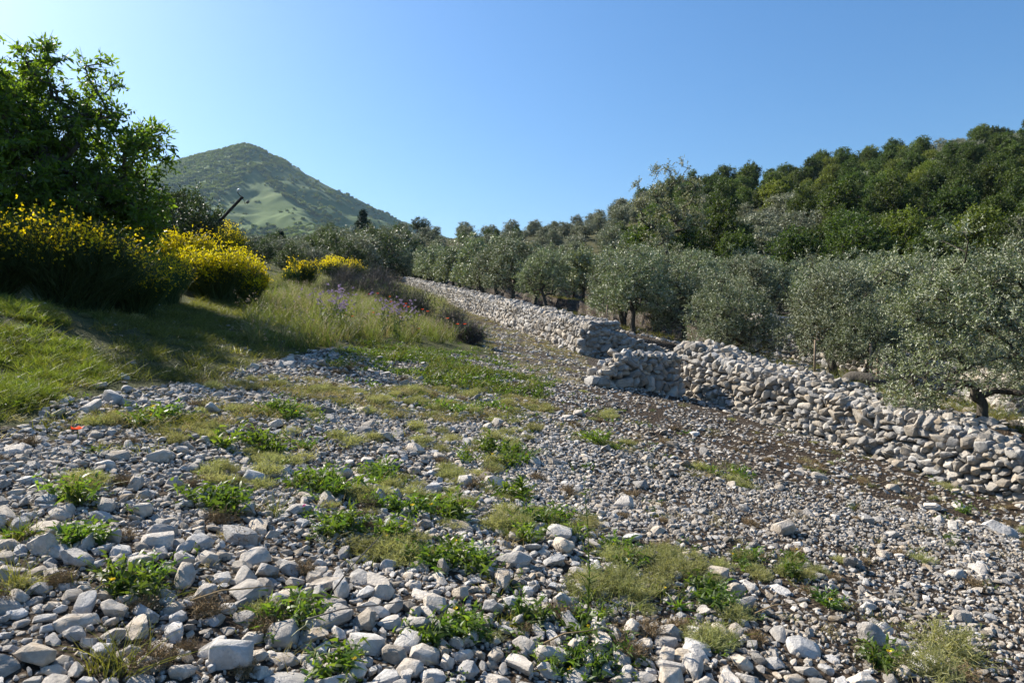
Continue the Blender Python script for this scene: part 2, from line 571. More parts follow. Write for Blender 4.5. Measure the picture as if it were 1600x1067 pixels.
def hull_mesh(name, seed, mat, npt=20, bev=.05, flat=.85, box=False):
    '''angular broken stone: convex hull of random points with worn edges'''
    r = np.random.default_rng(seed)
    u = rand_unit(npt, r)
    P = np.sign(u) * np.abs(u) ** .75 * r.uniform(.82, 1.0, (npt, 1)) * np.array([r.uniform(.95, 1.15), r.uniform(.75, 1.0), r.uniform(.7, .95) * flat])
    bm = bmesh.new()
    for p_ in P: bm.verts.new(p_)
    res = bmesh.ops.convex_hull(bm, input=list(bm.verts))
    dead = [e for e in res['geom_interior'] if isinstance(e, bmesh.types.BMVert)]
    if dead: bmesh.ops.delete(bm, geom=dead, context='VERTS')
    bmesh.ops.dissolve_limit(bm, angle_limit=R(13), verts=list(bm.verts), edges=list(bm.edges))
    bmesh.ops.bevel(bm, geom=list(bm.edges), offset=bev, offset_type='OFFSET', segments=2, profile=.6, affect='EDGES', clamp_overlap=True)
    bmesh.ops.triangulate(bm, faces=list(bm.faces))
    bm.normal_update()
    V = np.array([v.co[:] for v in bm.verts]); F = np.array([[v.index for v in f.verts] for f in bm.faces])
    bm.verts.index_update(); V = np.array([v.co[:] for v in bm.verts]); F = np.array([[v.index for v in f.verts] for f in bm.faces])
    bm.free()
    k1, k2 = rand_unit(1, r)[0] * 4, rand_unit(1, r)[0] * 5
    V = V * (1 + .035 * np.sin(V @ k1 + 1) + .03 * np.sin(V @ k2 * 1.4))[:, None]
    V = V / (np.abs(V).max(0) if box else np.abs(V).max())
    me = mesh(name, V, F, mat, smooth=True)
    me.set_sharp_from_angle(angle=R(28))
    return me


def rock_mesh(name, seed, sub, mat, **kw):
    V, F = rock_vf(seed, sub, **kw)
    me = mesh(name, V, F, mat, smooth=True)
    me.set_sharp_from_angle(angle=R(24))
    return me


ROCK_HI = [rock_mesh('stone_shape', 100 + i, 4, M['stone'], blocky=.6 + .4 * (i % 2), rough=.055) for i in range(10)] + [hull_mesh('stone_shape', 150 + i, M['stone'], 24, .07, .85) for i in range(14)]
ROCK_LO = [rock_mesh('small_stone_shape', 300 + i, 3, M['stone'], blocky=.7, flat=.9, rough=.05) for i in range(6)] + [hull_mesh('small_stone_shape', 330 + i, M['stone'], 18, .07, .8) for i in range(10)]
ROCK_EARTH = [hull_mesh('stained_stone_shape', 360 + i, M['earth_stone'], 18, .06, .75) for i in range(10)]
WROCK = [hull_mesh('wall_stone_shape', 500 + i, M['wall_stone'], 22 + i % 7, .07, 1.0, True) for i in range(26)]


def vf_of(me):
    V = np.empty(len(me.vertices) * 3); me.vertices.foreach_get('co', V)
    F = np.empty(len(me.loops), int); me.loops.foreach_get('vertex_index', F)
    return V.reshape(-1, 3), F.reshape(-1, 3)


WROCK_VF = [vf_of(hull_mesh('wall_rubble_shape', 700 + i, M['wall_stone'], 14, .05, 1.0, True)) for i in range(10)]


def scatter(name, pts, rot, scl, idx, protos, label, cat):
    """uncountable stuff: instances of small shapes on a cloud of points"""
    c = bpy.data.collections.new(name + '_shapes')
    for i, (pn, me) in enumerate(protos):
        c.objects.link(bpy.data.objects.new('%s_%02d' % (pn, i), me))
    me = bpy.data.meshes.new(name)
    n = len(pts)
    me.vertices.add(n); me.vertices.foreach_set('co', np.asarray(pts, dtype=np.float32).ravel())
    for an, arr in (('rot', rot), ('scl', scl)):
        a = me.attributes.new(an, 'FLOAT_VECTOR', 'POINT'); a.data.foreach_set('vector', np.asarray(arr, dtype=np.float32).ravel())
    a = me.attributes.new('idx', 'INT', 'POINT'); a.data.foreach_set('value', np.asarray(idx, dtype=np.int32))
    o = mobj(name, me)
    ng = bpy.data.node_groups.new(name + '_scatter', 'GeometryNodeTree')
    ng.interface.new_socket('Geometry', in_out='INPUT', socket_type='NodeSocketGeometry')
    ng.interface.new_socket('Geometry', in_out='OUTPUT', socket_type='NodeSocketGeometry')
    gi = ng.nodes.new('NodeGroupInput'); go = ng.nodes.new('NodeGroupOutput')
    iop = ng.nodes.new('GeometryNodeInstanceOnPoints'); ci = ng.nodes.new('GeometryNodeCollectionInfo')
    ci.inputs['Collection'].default_value = c; ci.inputs['Separate Children'].default_value = True; ci.inputs['Reset Children'].default_value = True

    def na(nm, t):
        q = ng.nodes.new('GeometryNodeInputNamedAttribute'); q.data_type = t; q.inputs['Name'].default_value = nm
        return q.outputs['Attribute']
    e2r = ng.nodes.new('FunctionNodeEulerToRotation')
    ng.links.new(na('rot', 'FLOAT_VECTOR'), e2r.inputs[0])
    ng.links.new(gi.outputs[0], iop.inputs['Points']); ng.links.new(ci.outputs[0], iop.inputs['Instance'])
    iop.inputs['Pick Instance'].default_value = True
    ng.links.new(na('idx', 'INT'), iop.inputs['Instance Index'])
    ng.links.new(e2r.outputs[0], iop.inputs['Rotation']); ng.links.new(na('scl', 'FLOAT_VECTOR'), iop.inputs['Scale'])
    ng.links.new(iop.outputs[0], go.inputs[0])
    mod = o.modifiers.new('scatter', 'NODES'); mod.node_group = ng
    return tag(o, label, cat, kind='stuff')

# ------------------------------------------------------------------ zones on the ground (photo pixels turned into ground points)
def wpoly(pp):
    return np.array([gpx(*p) for p in pp])


FIELD = wpoly([(-500, 690), (0, 668), (110, 640), (210, 612), (330, 600), (420, 570), (500, 548), (560, 545), (640, 552), (760, 556), (775, 540), (740, 508), (705, 478), (690, 462),
               (705, 466), (760, 490), (915, 556), (1000, 570), (1075, 622), (1600, 792), (1900, 890), (2300, 1400), (-700, 1400)])
BANK = wpoly([(-300, 470), (0, 505), (70, 515), (140, 570), (175, 600), (120, 632), (0, 660), (-300, 680)])
MEADOW = wpoly([(395, 545), (380, 500), (430, 460), (440, 432), (640, 447), (690, 468), (735, 520), (700, 540), (560, 538), (470, 552)])
TRACK = wpoly([(150, 600), (170, 560), (120, 505), (240, 480), (330, 470), (400, 450), (425, 430), (460, 432), (440, 470), (420, 520), (440, 560), (330, 600)])
GREEN = wpoly([(540, 560), (640, 545), (760, 556), (800, 580), (830, 602), (740, 600), (600, 604), (545, 590)])
DRYG = wpoly([(0, 665), (130, 610), (330, 598), (430, 590), (560, 606), (740, 604), (870, 640), (700, 660), (560, 650), (400, 668), (240, 690), (60, 690)])
SOIL = wpoly([(770, 602), (930, 602), (1060, 640), (1010, 670), (900, 650), (830, 640), (770, 622)])
STRIP = wpoly([(1075, 622), (1230, 680), (1420, 735), (1600, 792), (1700, 840), (1600, 850), (1500, 800), (1380, 760), (1200, 700)])


def blobs(lst):
    """(px, py, rx, ry) in photo pixels -> ground ellipses"""
    o = []
    for x, y, rx, ry in lst:
        c = gpx(x, y); e = gpx(x + rx, y); f = gpx(x, y - ry)
        o.append((c[0], c[1], abs(e[0] - c[0]) + .02, abs(f[1] - c[1]) + .02))
    return o


def blobmask(X, Y, B, k=1.0):
    m = np.zeros(np.shape(X))
    for cx, cy, rx, ry in B:
        m = np.maximum(m, np.exp(-k * (((X - cx) / rx) ** 2 + ((Y - cy) / ry) ** 2)))
    return m


PALE_B = blobs([(620, 872, 42, 18), (440, 715, 60, 14), (355, 748, 55, 14), (300, 690, 60, 10), (450, 606, 80, 10), (640, 632, 110, 12), (700, 790, 28, 14), (800, 684, 46, 14), (560, 690, 36, 10),
                (770, 612, 80, 8), (830, 838, 80, 18), (700, 740, 50, 14), (1100, 1020, 46, 20), (950, 930, 60, 30), (1060, 905, 60, 14), (150, 757, 40, 8), (660, 690, 40, 14), (940, 650, 50, 8),
                (560, 780, 60, 18), (1180, 890, 40, 10), (1010, 880, 50, 14)])
WEED_B = blobs([(815, 778, 18, 12), (200, 942, 32, 14), (130, 865, 28, 12), (112, 792, 14, 8), (700, 884, 46, 16), (745, 905, 20, 10), (810, 852, 22, 10), (460, 960, 26, 12), (430, 992, 22, 14),
                (820, 982, 22, 14), (900, 1045, 44, 14), (500, 770, 46, 16), (600, 745, 30, 12), (540, 832, 40, 12), (450, 652, 50, 9), (30, 855, 16, 10), (20, 932, 20, 10), (660, 1012, 20, 10), (720, 1004, 26, 12),
                (360, 800, 34, 10), (335, 792, 30, 9), (1240, 872, 18, 8), (1232, 892, 14, 8), (1292, 942, 12, 8), (1372, 1048, 20, 10), (1165, 872, 12, 8), (860, 822, 46, 16), (520, 1060, 20, 8), (740, 640, 80, 9),
                (780, 712, 50, 12), (420, 690, 60, 12), (240, 655, 60, 8), (1100, 950, 60, 22), (960, 870, 30, 14), (600, 850, 40, 12), (1480, 760, 8, 5), (950, 690, 40, 9), (1130, 740, 30, 8)])


def wetmask(X, Y):
    return np.clip(blobmask(X, Y, PALE_B) + blobmask(X, Y, WEED_B), 0, 1)


# ------------------------------------------------------------------ ground sheet
def axis(lo, hi, step, far0, far1, g=1.09):
    a = [lo]; s = step
    while a[-1] > far0:
        s *= g; a.append(a[-1] - s)
    b = list(np.arange(lo, hi, step)); c = [b[-1]]; s = step
    while c[-1] < far1:
        s *= g; c.append(c[-1] + s)
    return np.array(a[1:][::-1] + b + c[1:])


gx = axis(-9.0, 14.0, .1, -4000, 4000); gy = axis(0.6, 24.0, .1, -600, 5000)
GX, GY = np.meshgrid(gx, gy)
GZ = H(GX, GY)
ny, nx = GX.shape
gi = np.arange(nx * ny).reshape(ny, nx)
GF = np.stack([gi[:-1, :-1], gi[:-1, 1:], gi[1:, 1:], gi[1:, :-1]], -1).reshape(-1, 4)

gm, nt, out = new_mat('stony_ground')
L = nt.links.new
tcn = N(nt, 'ShaderNodeTexCoord')
a_g = N(nt, 'ShaderNodeAttribute', attribute_name='grassy'); a_s = N(nt, 'ShaderNodeAttribute', attribute_name='soil')
n1 = N(nt, 'ShaderNodeTexNoise'); n1.inputs['Scale'].default_value = 2.2; n1.inputs['Detail'].default_value = 8
n2 = N(nt, 'ShaderNodeTexNoise'); n2.inputs['Scale'].default_value = 24; n2.inputs['Detail'].default_value = 6; n2.inputs['Roughness'].default_value = .7
vo = N(nt, 'ShaderNodeTexVoronoi'); vo.inputs['Scale'].default_value = 34
vo2 = N(nt, 'ShaderNodeTexVoronoi'); vo2.inputs['Scale'].default_value = 90
for n in (n1, n2, vo, vo2): L(tcn.outputs['Object'], n.inputs['Vector'])
soil = ramp(nt, [(.3, (.024, .018, .013)), (.7, (.080, .058, .040))]); L(n2.outputs[0], soil.inputs[0])
gv = N(nt, 'ShaderNodeSeparateColor'); L(vo.outputs['Color'], gv.inputs[0])
grit = ramp(nt, [(.0, (.13, .115, .095)), (.5, (.27, .25, .22)), (1., (.44, .42, .385))]); L(gv.outputs[0], grit.inputs[0])
gmask = ramp(nt, [(.25, (1, 1, 1)), (.48, (0, 0, 0))]); L(vo.outputs['Distance'], gmask.inputs[0])
gsel = ramp(nt, [(.36, (0, 0, 0)), (.52, (1, 1, 1))]); L(n1.outputs[0], gsel.inputs[0])
inv = N(nt, 'ShaderNodeMath', operation='SUBTRACT'); inv.inputs[0].default_value = 1.0; L(a_s.outputs['Fac'], inv.inputs[1])
mm = N(nt, 'ShaderNodeMath', operation='MULTIPLY'); L(gmask.outputs[0], mm.inputs[0]); L(gsel.outputs[0], mm.inputs[1])
mm2 = N(nt, 'ShaderNodeMath', operation='MULTIPLY'); L(mm.outputs[0], mm2.inputs[0]); L(inv.outputs[0], mm2.inputs[1])
c1 = mixc(nt, mm2.outputs[0], soil.outputs[0], grit.outputs[0])
turf = ramp(nt, [(.3, (.050, .060, .022)), (.55, (.10, .095, .04)), (.75, (.17, .145, .075))]); L(n1.outputs[0], turf.inputs[0])
turf2 = mixc(nt, n2.outputs[0], turf.outputs[0], (.045, .055, .02))
c2 = mixc(nt, a_g.outputs['Fac'], c1, turf2)
p = N(nt, 'ShaderNodeBsdfPrincipled'); p.inputs['Roughness'].default_value = .95; p.inputs['Specular IOR Level'].default_value = .1
L(c2, p.inputs['Base Color'])
hh = N(nt, 'ShaderNodeMath', operation='SUBTRACT'); L(n2.outputs[0], hh.inputs[0]); L(vo.outputs['Distance'], hh.inputs[1])
bp = N(nt, 'ShaderNodeBump'); bp.inputs['Strength'].default_value = .9; bp.inputs['Distance'].default_value = .03
L(hh.outputs[0], bp.inputs['Height']); L(bp.outputs[0], p.inputs['Normal']); L(p.outputs[0], out.inputs['Surface'])

gme = mesh('ground', np.stack([GX, GY, GZ], -1).reshape(-1, 3), GF, gm, smooth=True)
fx, fy = GX.ravel(), GY.ravel()
wob = .5 * (fbm(fx / 1.1, fy / 1.1, 31) - .5)
infield = inpoly(fx + wob, fy + wob, FIELD) | (grove_d(fx, fy) > 0)
grassy = np.where(infield, 0.0, 1.0)
grassy = np.maximum(grassy, .75 * (inpoly(fx, fy, DRYG) & (fbm(fx / .5, fy / .5, 12) > .42)))
grassy = np.maximum(grassy, .6 * (grove_d(fx, fy) > 30))
soilm = np.where(inpoly(fx, fy, SOIL) | inpoly(fx, fy, STRIP), 1.0, 0.0) * (.4 + .6 * (fbm(fx / .6, fy / .6, 21) > .4))
soilm = np.maximum(soilm, (.55 + .45 * (fbm(fx / .9, fy / .9, 23) > .45)) * sstep(.0, .8, fx - .3 - .10 * fy) * (fy < 15.5))
for nm, arr in (('grassy', grassy), ('soil', soilm)):
    a = gme.attributes.new(nm, 'FLOAT', 'POINT'); a.data.foreach_set('value', arr.astype(np.float32))
tag(mobj('ground', gme), 'stony limestone ground climbing away from the viewer', None, None, 'structure')

# ------------------------------------------------------------------ wooded hill on the right
hx = np.array([420, 600, 700, 830, 900, 960, 1000, 1100, 1200, 1300, 1380, 1450, 1520, 1600, 1750, 2000], float)
hy = np.array([392, 374, 372, 362, 356, 342, 325, 300, 292, 272, 258, 246, 233, 220, 196, 165], float)
hxp = (hx - CX) / FPX


def hill_pt(xp, t):
    """xp: bearing X/Y of the ridge walk, t: 0 foot, 1 ridge, >1 behind the ridge"""
    Yb = np.interp(xp, [-.4, -.19, 0, .19, .37, .56, .75, 1.1], [118, 106, 96, 80, 68, 62, 58, 54])
    Yr = np.interp(xp, [-.4, -.19, 0, .19, .75, 1.1], [150, 150, 175, 195, 220, 225])
    zr = CAMH + (CY - np.interp(xp, hxp, hy)) / FPX * Yr
    Y = Yb + (Yr - Yb) * t; X = xp * Y
    zb = H(xp * Yb, Yb) - .6
    tt = np.clip(t, 0, 1)
    Z = zb + (zr - zb) * (tt ** .92) - np.maximum(0, t - 1) * 12
    Z = Z + 3.0 * (fbm(X / 26, Y / 26, 41) - .5) * np.sin(np.pi * np.clip(tt, 0, 1)) + 1.2 * (fbm(X / 7, Y / 7, 42) - .5)
    return X, Y, Z


hu, hv_ = np.meshgrid(np.linspace(-.38, 1.1, 130), np.linspace(0, 1.9, 70))
HX, HY, HZ = hill_pt(hu, hv_)
n_y, n_x = HX.shape
hi_ = np.arange(n_x * n_y).reshape(n_y, n_x)
HF = np.stack([hi_[:-1, :-1], hi_[:-1, 1:], hi_[1:, 1:], hi_[1:, :-1]], -1).reshape(-1, 4)
hm, nt, out = new_mat('woodland_floor')
L = nt.links.new
tcn = N(nt, 'ShaderNodeTexCoord'); n1 = N(nt, 'ShaderNodeTexNoise'); n1.inputs['Scale'].default_value = .4; n1.inputs['Detail'].default_value = 8
L(tcn.outputs['Object'], n1.inputs['Vector'])
cr = ramp(nt, [(.35, (.030, .034, .014)), (.65, (.075, .07, .032))]); L(n1.outputs[0], cr.inputs[0])
p = N(nt, 'ShaderNodeBsdfPrincipled'); p.inputs['Roughness'].default_value = .95; p.inputs['Specular IOR Level'].default_value = .1
L(cr.outputs[0], p.inputs['Base Color']); L(p.outputs[0], out.inputs['Surface'])
tag(mobj('wooded_hill', mesh('wooded_hill', np.stack([HX, HY, HZ], -1).reshape(-1, 3), HF, hm, smooth=True)), 'hillside under the dense wood', None, None, 'structure')

# ------------------------------------------------------------------ mountain
PK = at(388, 232, 1800)
RIDGES = [
    (np.array([PK, at(405, 262, 1720), at(425, 288, 1560), at(460, 312, 1380), at(500, 338, 1230), at(540, 372, 1050), at(575, 420, 900)]), .66),
    (np.array([PK, at(430, 247, 1860), at(470, 268, 1900), at(530, 297, 1950), at(590, 322, 2000), at(650, 343, 2060), at(720, 372, 2150), at(850, 420, 2300)]), .8),
    (np.array([PK, at(340, 241, 1830), at(280, 254, 1850), at(220, 272, 1880), at(120, 305, 1950), at(-60, 350, 2050), at(-300, 400, 2100)]), .56),
    (np.array([at(340, 241, 1830), at(300, 285, 1600), at(270, 325, 1380), at(240, 385, 1150)]), .55),
]


def mountain(X, Y):
    acc = 0.0
    for ri, (Pq, sl) in enumerate(RIDGES):
        steep = 1.5 if ri == 0 else 1.0
        best = np.full(np.shape(X), -1e9)
        for i in range(len(Pq) - 1):
            a, b = Pq[i], Pq[i + 1]
            d = b[:2] - a[:2]; L2 = d @ d
            t = np.clip(((X - a[0]) * d[0] + (Y - a[1]) * d[1]) / L2, 0, 1)
            ds = np.hypot(X - a[0] - t * d[0], Y - a[1] - t * d[1])
            side = d[0] * (Y - a[1]) - d[1] * (X - a[0])                  # > 0: the shaded side of the spur
            z = a[2] + t * (b[2] - a[2]) - (np.sqrt(ds * ds + 34 ** 2) - 34) * sl * np.where(side > 0, steep, 1.0)
            best = np.maximum(best, z)
        acc = acc + np.exp(np.clip(best, -400, 900) / 9.0)
    z = 9.0 * np.log(acc)
    gul = np.abs(fbm(X / 150 + 3, Y / 150, 51) - .5) * 2
    return np.maximum(z - 26 * (1 - gul) * sstep(520, 300, z) + 22 * (fbm(X / 70, Y / 70, 55, 5) - .5) * sstep(515, 440, z), -40)


mx, my = np.meshgrid(np.linspace(-2000, 600, 380), np.linspace(620, 2700, 300))
MZ = mountain(mx, my)
n_y, n_x = mx.shape
ii = np.arange(n_x * n_y).reshape(n_y, n_x)
MF = np.stack([ii[:-1, :-1], ii[:-1, 1:], ii[1:, 1:], ii[1:, :-1]], -1).reshape(-1, 4)
mm_, nt, out = new_mat('mountain_pasture')
L = nt.links.new
tcn = N(nt, 'ShaderNodeTexCoord')
n1 = N(nt, 'ShaderNodeTexNoise'); n1.inputs['Scale'].default_value = .018; n1.inputs['Detail'].default_value = 12; n1.inputs['Roughness'].default_value = .72
n2 = N(nt, 'ShaderNodeTexNoise'); n2.inputs['Scale'].default_value = .004; n2.inputs['Detail'].default_value = 5
for n in (n1, n2): L(tcn.outputs['Object'], n.inputs['Vector'])
cr = ramp(nt, [(.36, (.036, .064, .015)), (.5, (.066, .098, .028)), (.62, (.10, .12, .042)), (.72, (.19, .17, .085))]); L(n1.outputs[0], cr.inputs[0])
c2 = mixc(nt, n2.outputs[0], cr.outputs[0], (.085, .13, .032))
p = N(nt, 'ShaderNodeBsdfPrincipled'); p.inputs['Roughness'].default_value = .95; p.inputs['Specular IOR Level'].default_value = .1
L(c2, p.inputs['Base Color']); L(p.outputs[0], out.inputs['Surface'])
tag(mobj('mountain', mesh('mountain', np.stack([mx, my, MZ], -1).reshape(-1, 3), MF, mm_, smooth=True)), 'pointed grassy mountain with wooded left slope', None, None, 'structure')

# ------------------------------------------------------------------ dry stone walls
def resample(P, step=.05):
    P = np.asarray(P, float)
    sl = np.linalg.norm(np.diff(P, axis=0), axis=1); cs = np.concatenate([[0], np.cumsum(sl)])
    s = np.arange(0, cs[-1], step)
    return s, np.stack([np.interp(s, cs, P[:, 0]), np.interp(s, cs, P[:, 1])], 1)


def wall_stones(path, hfun, thick, size, seed, ends=(True, True), batter=.12, smooth_ground=True, top_rows=True, zoff=0.0):
    """stones of one run of wall; path = foot of its front face, the body lies to the right of the walking direction. Returns pos, eul, scl"""
    r = np.random.default_rng(seed)
    s, Q = resample(path)
    u = unit(np.gradient(Q, axis=0)); nb = np.stack([u[:, 1], -u[:, 0]], 1)
    g = H(Q[:, 0] - nb[:, 0] * .12, Q[:, 1] - nb[:, 1] * .12)
    k = max(3, int(.8 / .05)); g = np.convolve(np.pad(g, k, mode='edge'), np.ones(2 * k + 1) / (2 * k + 1), 'valid') + zoff
    Ltot = s[-1]
    pos, eul, scl = [], [], []

    def add(sv, q, z, w, dpt, h, wild=.26):
        i = int(np.clip(round(sv / .05), 0, len(s) - 1))
        over = sv - s[i]
        c = Q[i] + nb[i] * q + u[i] * over
        ang = math.atan2(u[i][1], u[i][0])
        pos.append((c[0], c[1], g[i] + z)); eul.append((r.normal(0, wild), r.normal(0, wild * 1.2), ang + r.normal(0, wild * .8) + (math.pi if r.random() < .5 else 0)))
        scl.append((w, dpt, h))
    hmax = max(hfun(v) for v in np.linspace(0, Ltot, 60))
    t = -.06; ci = 0
    while t < hmax:
        ch = r.uniform(.65, 1.4) * size
        sv = -r.uniform(0, .1)
        while sv < Ltot + .05:
            f = r.random()
            w = ch * (r.uniform(.8, 1.45) if f < .78 else r.uniform(1.45, 2.1))
            mid = sv + w / 2
            hh = hfun(np.clip(mid, 0, Ltot))
            zc = t + ch / 2 + .10 * (vnoise(mid * 1.1, ci * .37, seed) - .5) * 2
            if zc < hh - .02:
                big = r.uniform(.96, 1.28)
                if r.random() < .12 and w < .26:                       # two small stones in one place
                    add(mid, batter * zc + .10, zc - ch * .25, w * .55, .15, ch * .34); add(mid + .02, batter * zc + .11, zc + ch * .27, w * .5, .15, ch * .33)
                else:
                    add(mid, batter * zc + .11 + r.normal(0, .022), zc, w * .60 * big, .15 + .05 * r.random(), ch * .62 * big)
            sv += w * .97
        t += ch * .93; ci += 1
    for _ in range(int(Ltot * hmax * 16)):                          # smaller stones wedged behind and between
        sv = r.uniform(0, Ltot); zz = r.uniform(0, hfun(sv)) ; w = size * r.uniform(.35, .75)
        add(sv, batter * zz + .15 + r.uniform(0, .05), zz, w * .7, w * .7, w * .6, .6)
    sv = 0.0                                                          # the uppermost course of the face
    while sv < Ltot:
        w = size * r.uniform(.9, 1.6); hh = hfun(min(sv, Ltot))
        for dz in (.05, .15):
            add(sv + r.uniform(-.02, .02), batter * hh + .09, hh - dz + r.normal(0, .015), w * .58, .14, size * r.uniform(.45, .62))
        sv += w * .95
    if top_rows:
        q = .12
        while q < thick:
            sv = r.uniform(0, .1)
            while sv < Ltot:
                w = size * r.uniform(.7, 1.5)
                hh = hfun(np.clip(sv, 0, Ltot))
                add(sv, batter * hh + q * .9 + r.normal(0, .03), hh - .02 + r.normal(0, .035), w * .58, w * r.uniform(.42, .6), w * r.uniform(.34, .5), .35)
                sv += w * .9
            q += size * .85
    for e, on in ((0.0, ends[0]), (Ltot, ends[1])):
        if not on: continue
        t = -.05
        while t < hfun(e):
            ch = r.uniform(.8, 1.25) * size; q = .12
            while q < thick:
                w = ch * r.uniform(.95, 1.6)
                add(e + (.06 if e else -.06) * -1, q + w * .4, t + ch / 2, .16, w * .6, ch * .66)
                q += w * .95
            t += ch * .93
    return np.array(pos), np.array(eul), np.array(scl)


def wall_core(path, hfun, thick, inset=.16, batter=.12, zoff=0.0):
    s, Q = resample(path, .25)
    if np.linalg.norm(Q[-1] - np.asarray(path)[-1]) > .02:
        Q = np.vstack([Q, np.asarray(path)[-1]]); s = np.append(s, s[-1] + .2)
    u = unit(np.gradient(Q, axis=0)); nb = np.stack([u[:, 1], -u[:, 0]], 1)
    g = H(Q[:, 0] - nb[:, 0] * .12, Q[:, 1] - nb[:, 1] * .12) + zoff
    h = np.array([max(.05, hfun(v) - .10) for v in s])
    prof = [(inset, -.5), (inset + batter * .9, None), (thick - .05, None), (thick, -.5)]
    rows = []
    for q, z in prof:
        zz = g - .5 if z is not None else g + h
        rows.append(np.column_stack([Q + nb * q, zz]))
    V = np.stack(rows, 1); n = len(Q)
    F = []
    for i in range(n - 1):
        for k in range(3):
            F.append([i * 4 + k, i * 4 + k + 1, (i + 1) * 4 + k + 1, (i + 1) * 4 + k])
    F.append([0, 3, 2, 1]); F.append([(n - 1) * 4 + k for k in range(4)])
    return V.reshape(-1, 3), np.array(F)


def build_wall(label, runs, seed, group='dry stone walls of the olive terraces', limit=298):
    base = runs[0]['path'][0]
    root = empty('dry_stone_wall', (base[0], base[1], Hs(base[0], base[1])))
    tag(root, label, 'stone wall', group, 'thing')
    o = Vector(root.location)
    P, E, S = [], [], []
    cores = []
    for i, rn in enumerate(runs):
        p_, e_, s_ = wall_stones(rn['path'], rn['h'], rn['thick'], rn['size'], seed + i * 7, rn.get('ends', (True, True)), zoff=rn.get('zoff', 0.0), top_rows=rn.get('top', True))
        P.append(p_); E.append(e_); S.append(s_)
        cores.append(wall_core(rn['path'], rn['h'], rn['thick'], zoff=rn.get('zoff', 0.0)))
    P, E, S = np.concatenate(P), np.concatenate(E), np.concatenate(S)
    V, F = joinm(cores)
    mobj('rubble_core', mesh('rubble_core', V - np.array(o), F, M['core']), root)
    # the stones that show largest are pieces of their own
    dep = np.maximum(P[:, 1], 1)
    vis = S.max(1) / dep * np.where(np.abs(P[:, 0] / dep) < .8, 1, .2)
    order = np.argsort(-vis)
    r = np.random.default_rng(seed + 99)
    for i in order[:limit]:
        mobj('stone', WROCK[r.integers(len(WROCK))], root, P[i] - np.array(o), E[i], S[i])
    rest = order[limit:]
    if len(rest):
        parts = []
        Mx = eulmat(E[rest])
        for j, i in enumerate(rest):
            V0, F0 = WROCK_VF[r.integers(len(WROCK_VF))]
            parts.append(((V0 * S[i]) @ Mx[j].T + P[i] - np.array(o), F0))
        V, F = joinm(parts)
        q = mobj('rubble_stones', mesh('rubble_stones', V, F, M['wall_stone'], smooth=False), root)
        q['kind'] = 'stuff'
    return root


# nearest wall: from beyond the frame up to its corner, with the short wing that turns off it
w1_path = [WB + (WC - WB) * .85, WB, WA + (WA - WB) * .075]
L1 = np.linalg.norm(np.diff(np.array(w1_path), axis=0), axis=1).sum()
wing = [np.array([3.80, 15.15]), np.array([1.78, 14.02])]
build_wall('nearest dry stone wall of rounded limestone, with a short wing at its far end', [
    dict(path=w1_path, h=lambda s: max(.6, 1.12 - .060 * (L1 - s)) + .05 * math.sin(s * 2.3), thick=1.15, size=.13),
    dict(path=wing, h=lambda s: max(.16, (.92 - .10 * s) * (1 if s < 1.5 else 1 - .9 * (s - 1.5))), thick=.6, size=.15, ends=(False, True)),
], 1000)
w2_path = [WE, WE + (WF - WE) * .35, WE + (WF - WE) * .75]
build_wall('long dry stone wall climbing the slope beyond the gravel entrance', [
    dict(path=w2_path, h=lambda s: 1.02 + .04 * math.sin(s * 1.3) + .03 * math.sin(s * 3.1), thick=1.1, size=.17, ends=(True, False)),
    dict(path=[WE2, WE], h=lambda s: .62 + .40 * max(0, min(1, (s - 1.2) / 2.6)), thick=.7, size=.17, ends=(False, True)),
], 2000)


def iso(dv, ys):
    o = []
    for y in ys:
        a, b = -80.0, 120.0
        for _ in range(50):
            m_ = (a + b) / 2
            if float(grove_d(np.array([m_]), np.array([y]))[0]) < dv: a = m_
            else: b = m_
        o.append((b, y))
    return np.array(o)


build_wall('shaded terrace wall behind the first row of olive trees', [
    dict(path=iso(T1, np.arange(10.0, 30, .5)), h=lambda s: .98 + .04 * math.sin(s * 1.7), thick=.5, size=.19, ends=(False, False), zoff=.0)], 3000)
build_wall('upper terrace wall deep inside the olive grove', [
    dict(path=iso(T2, np.arange(17.0, 42, .5)), h=lambda s: .98 + .04 * math.sin(s * 1.7), thick=.5, size=.21, ends=(False, False), zoff=.0)], 4000, limit=200)

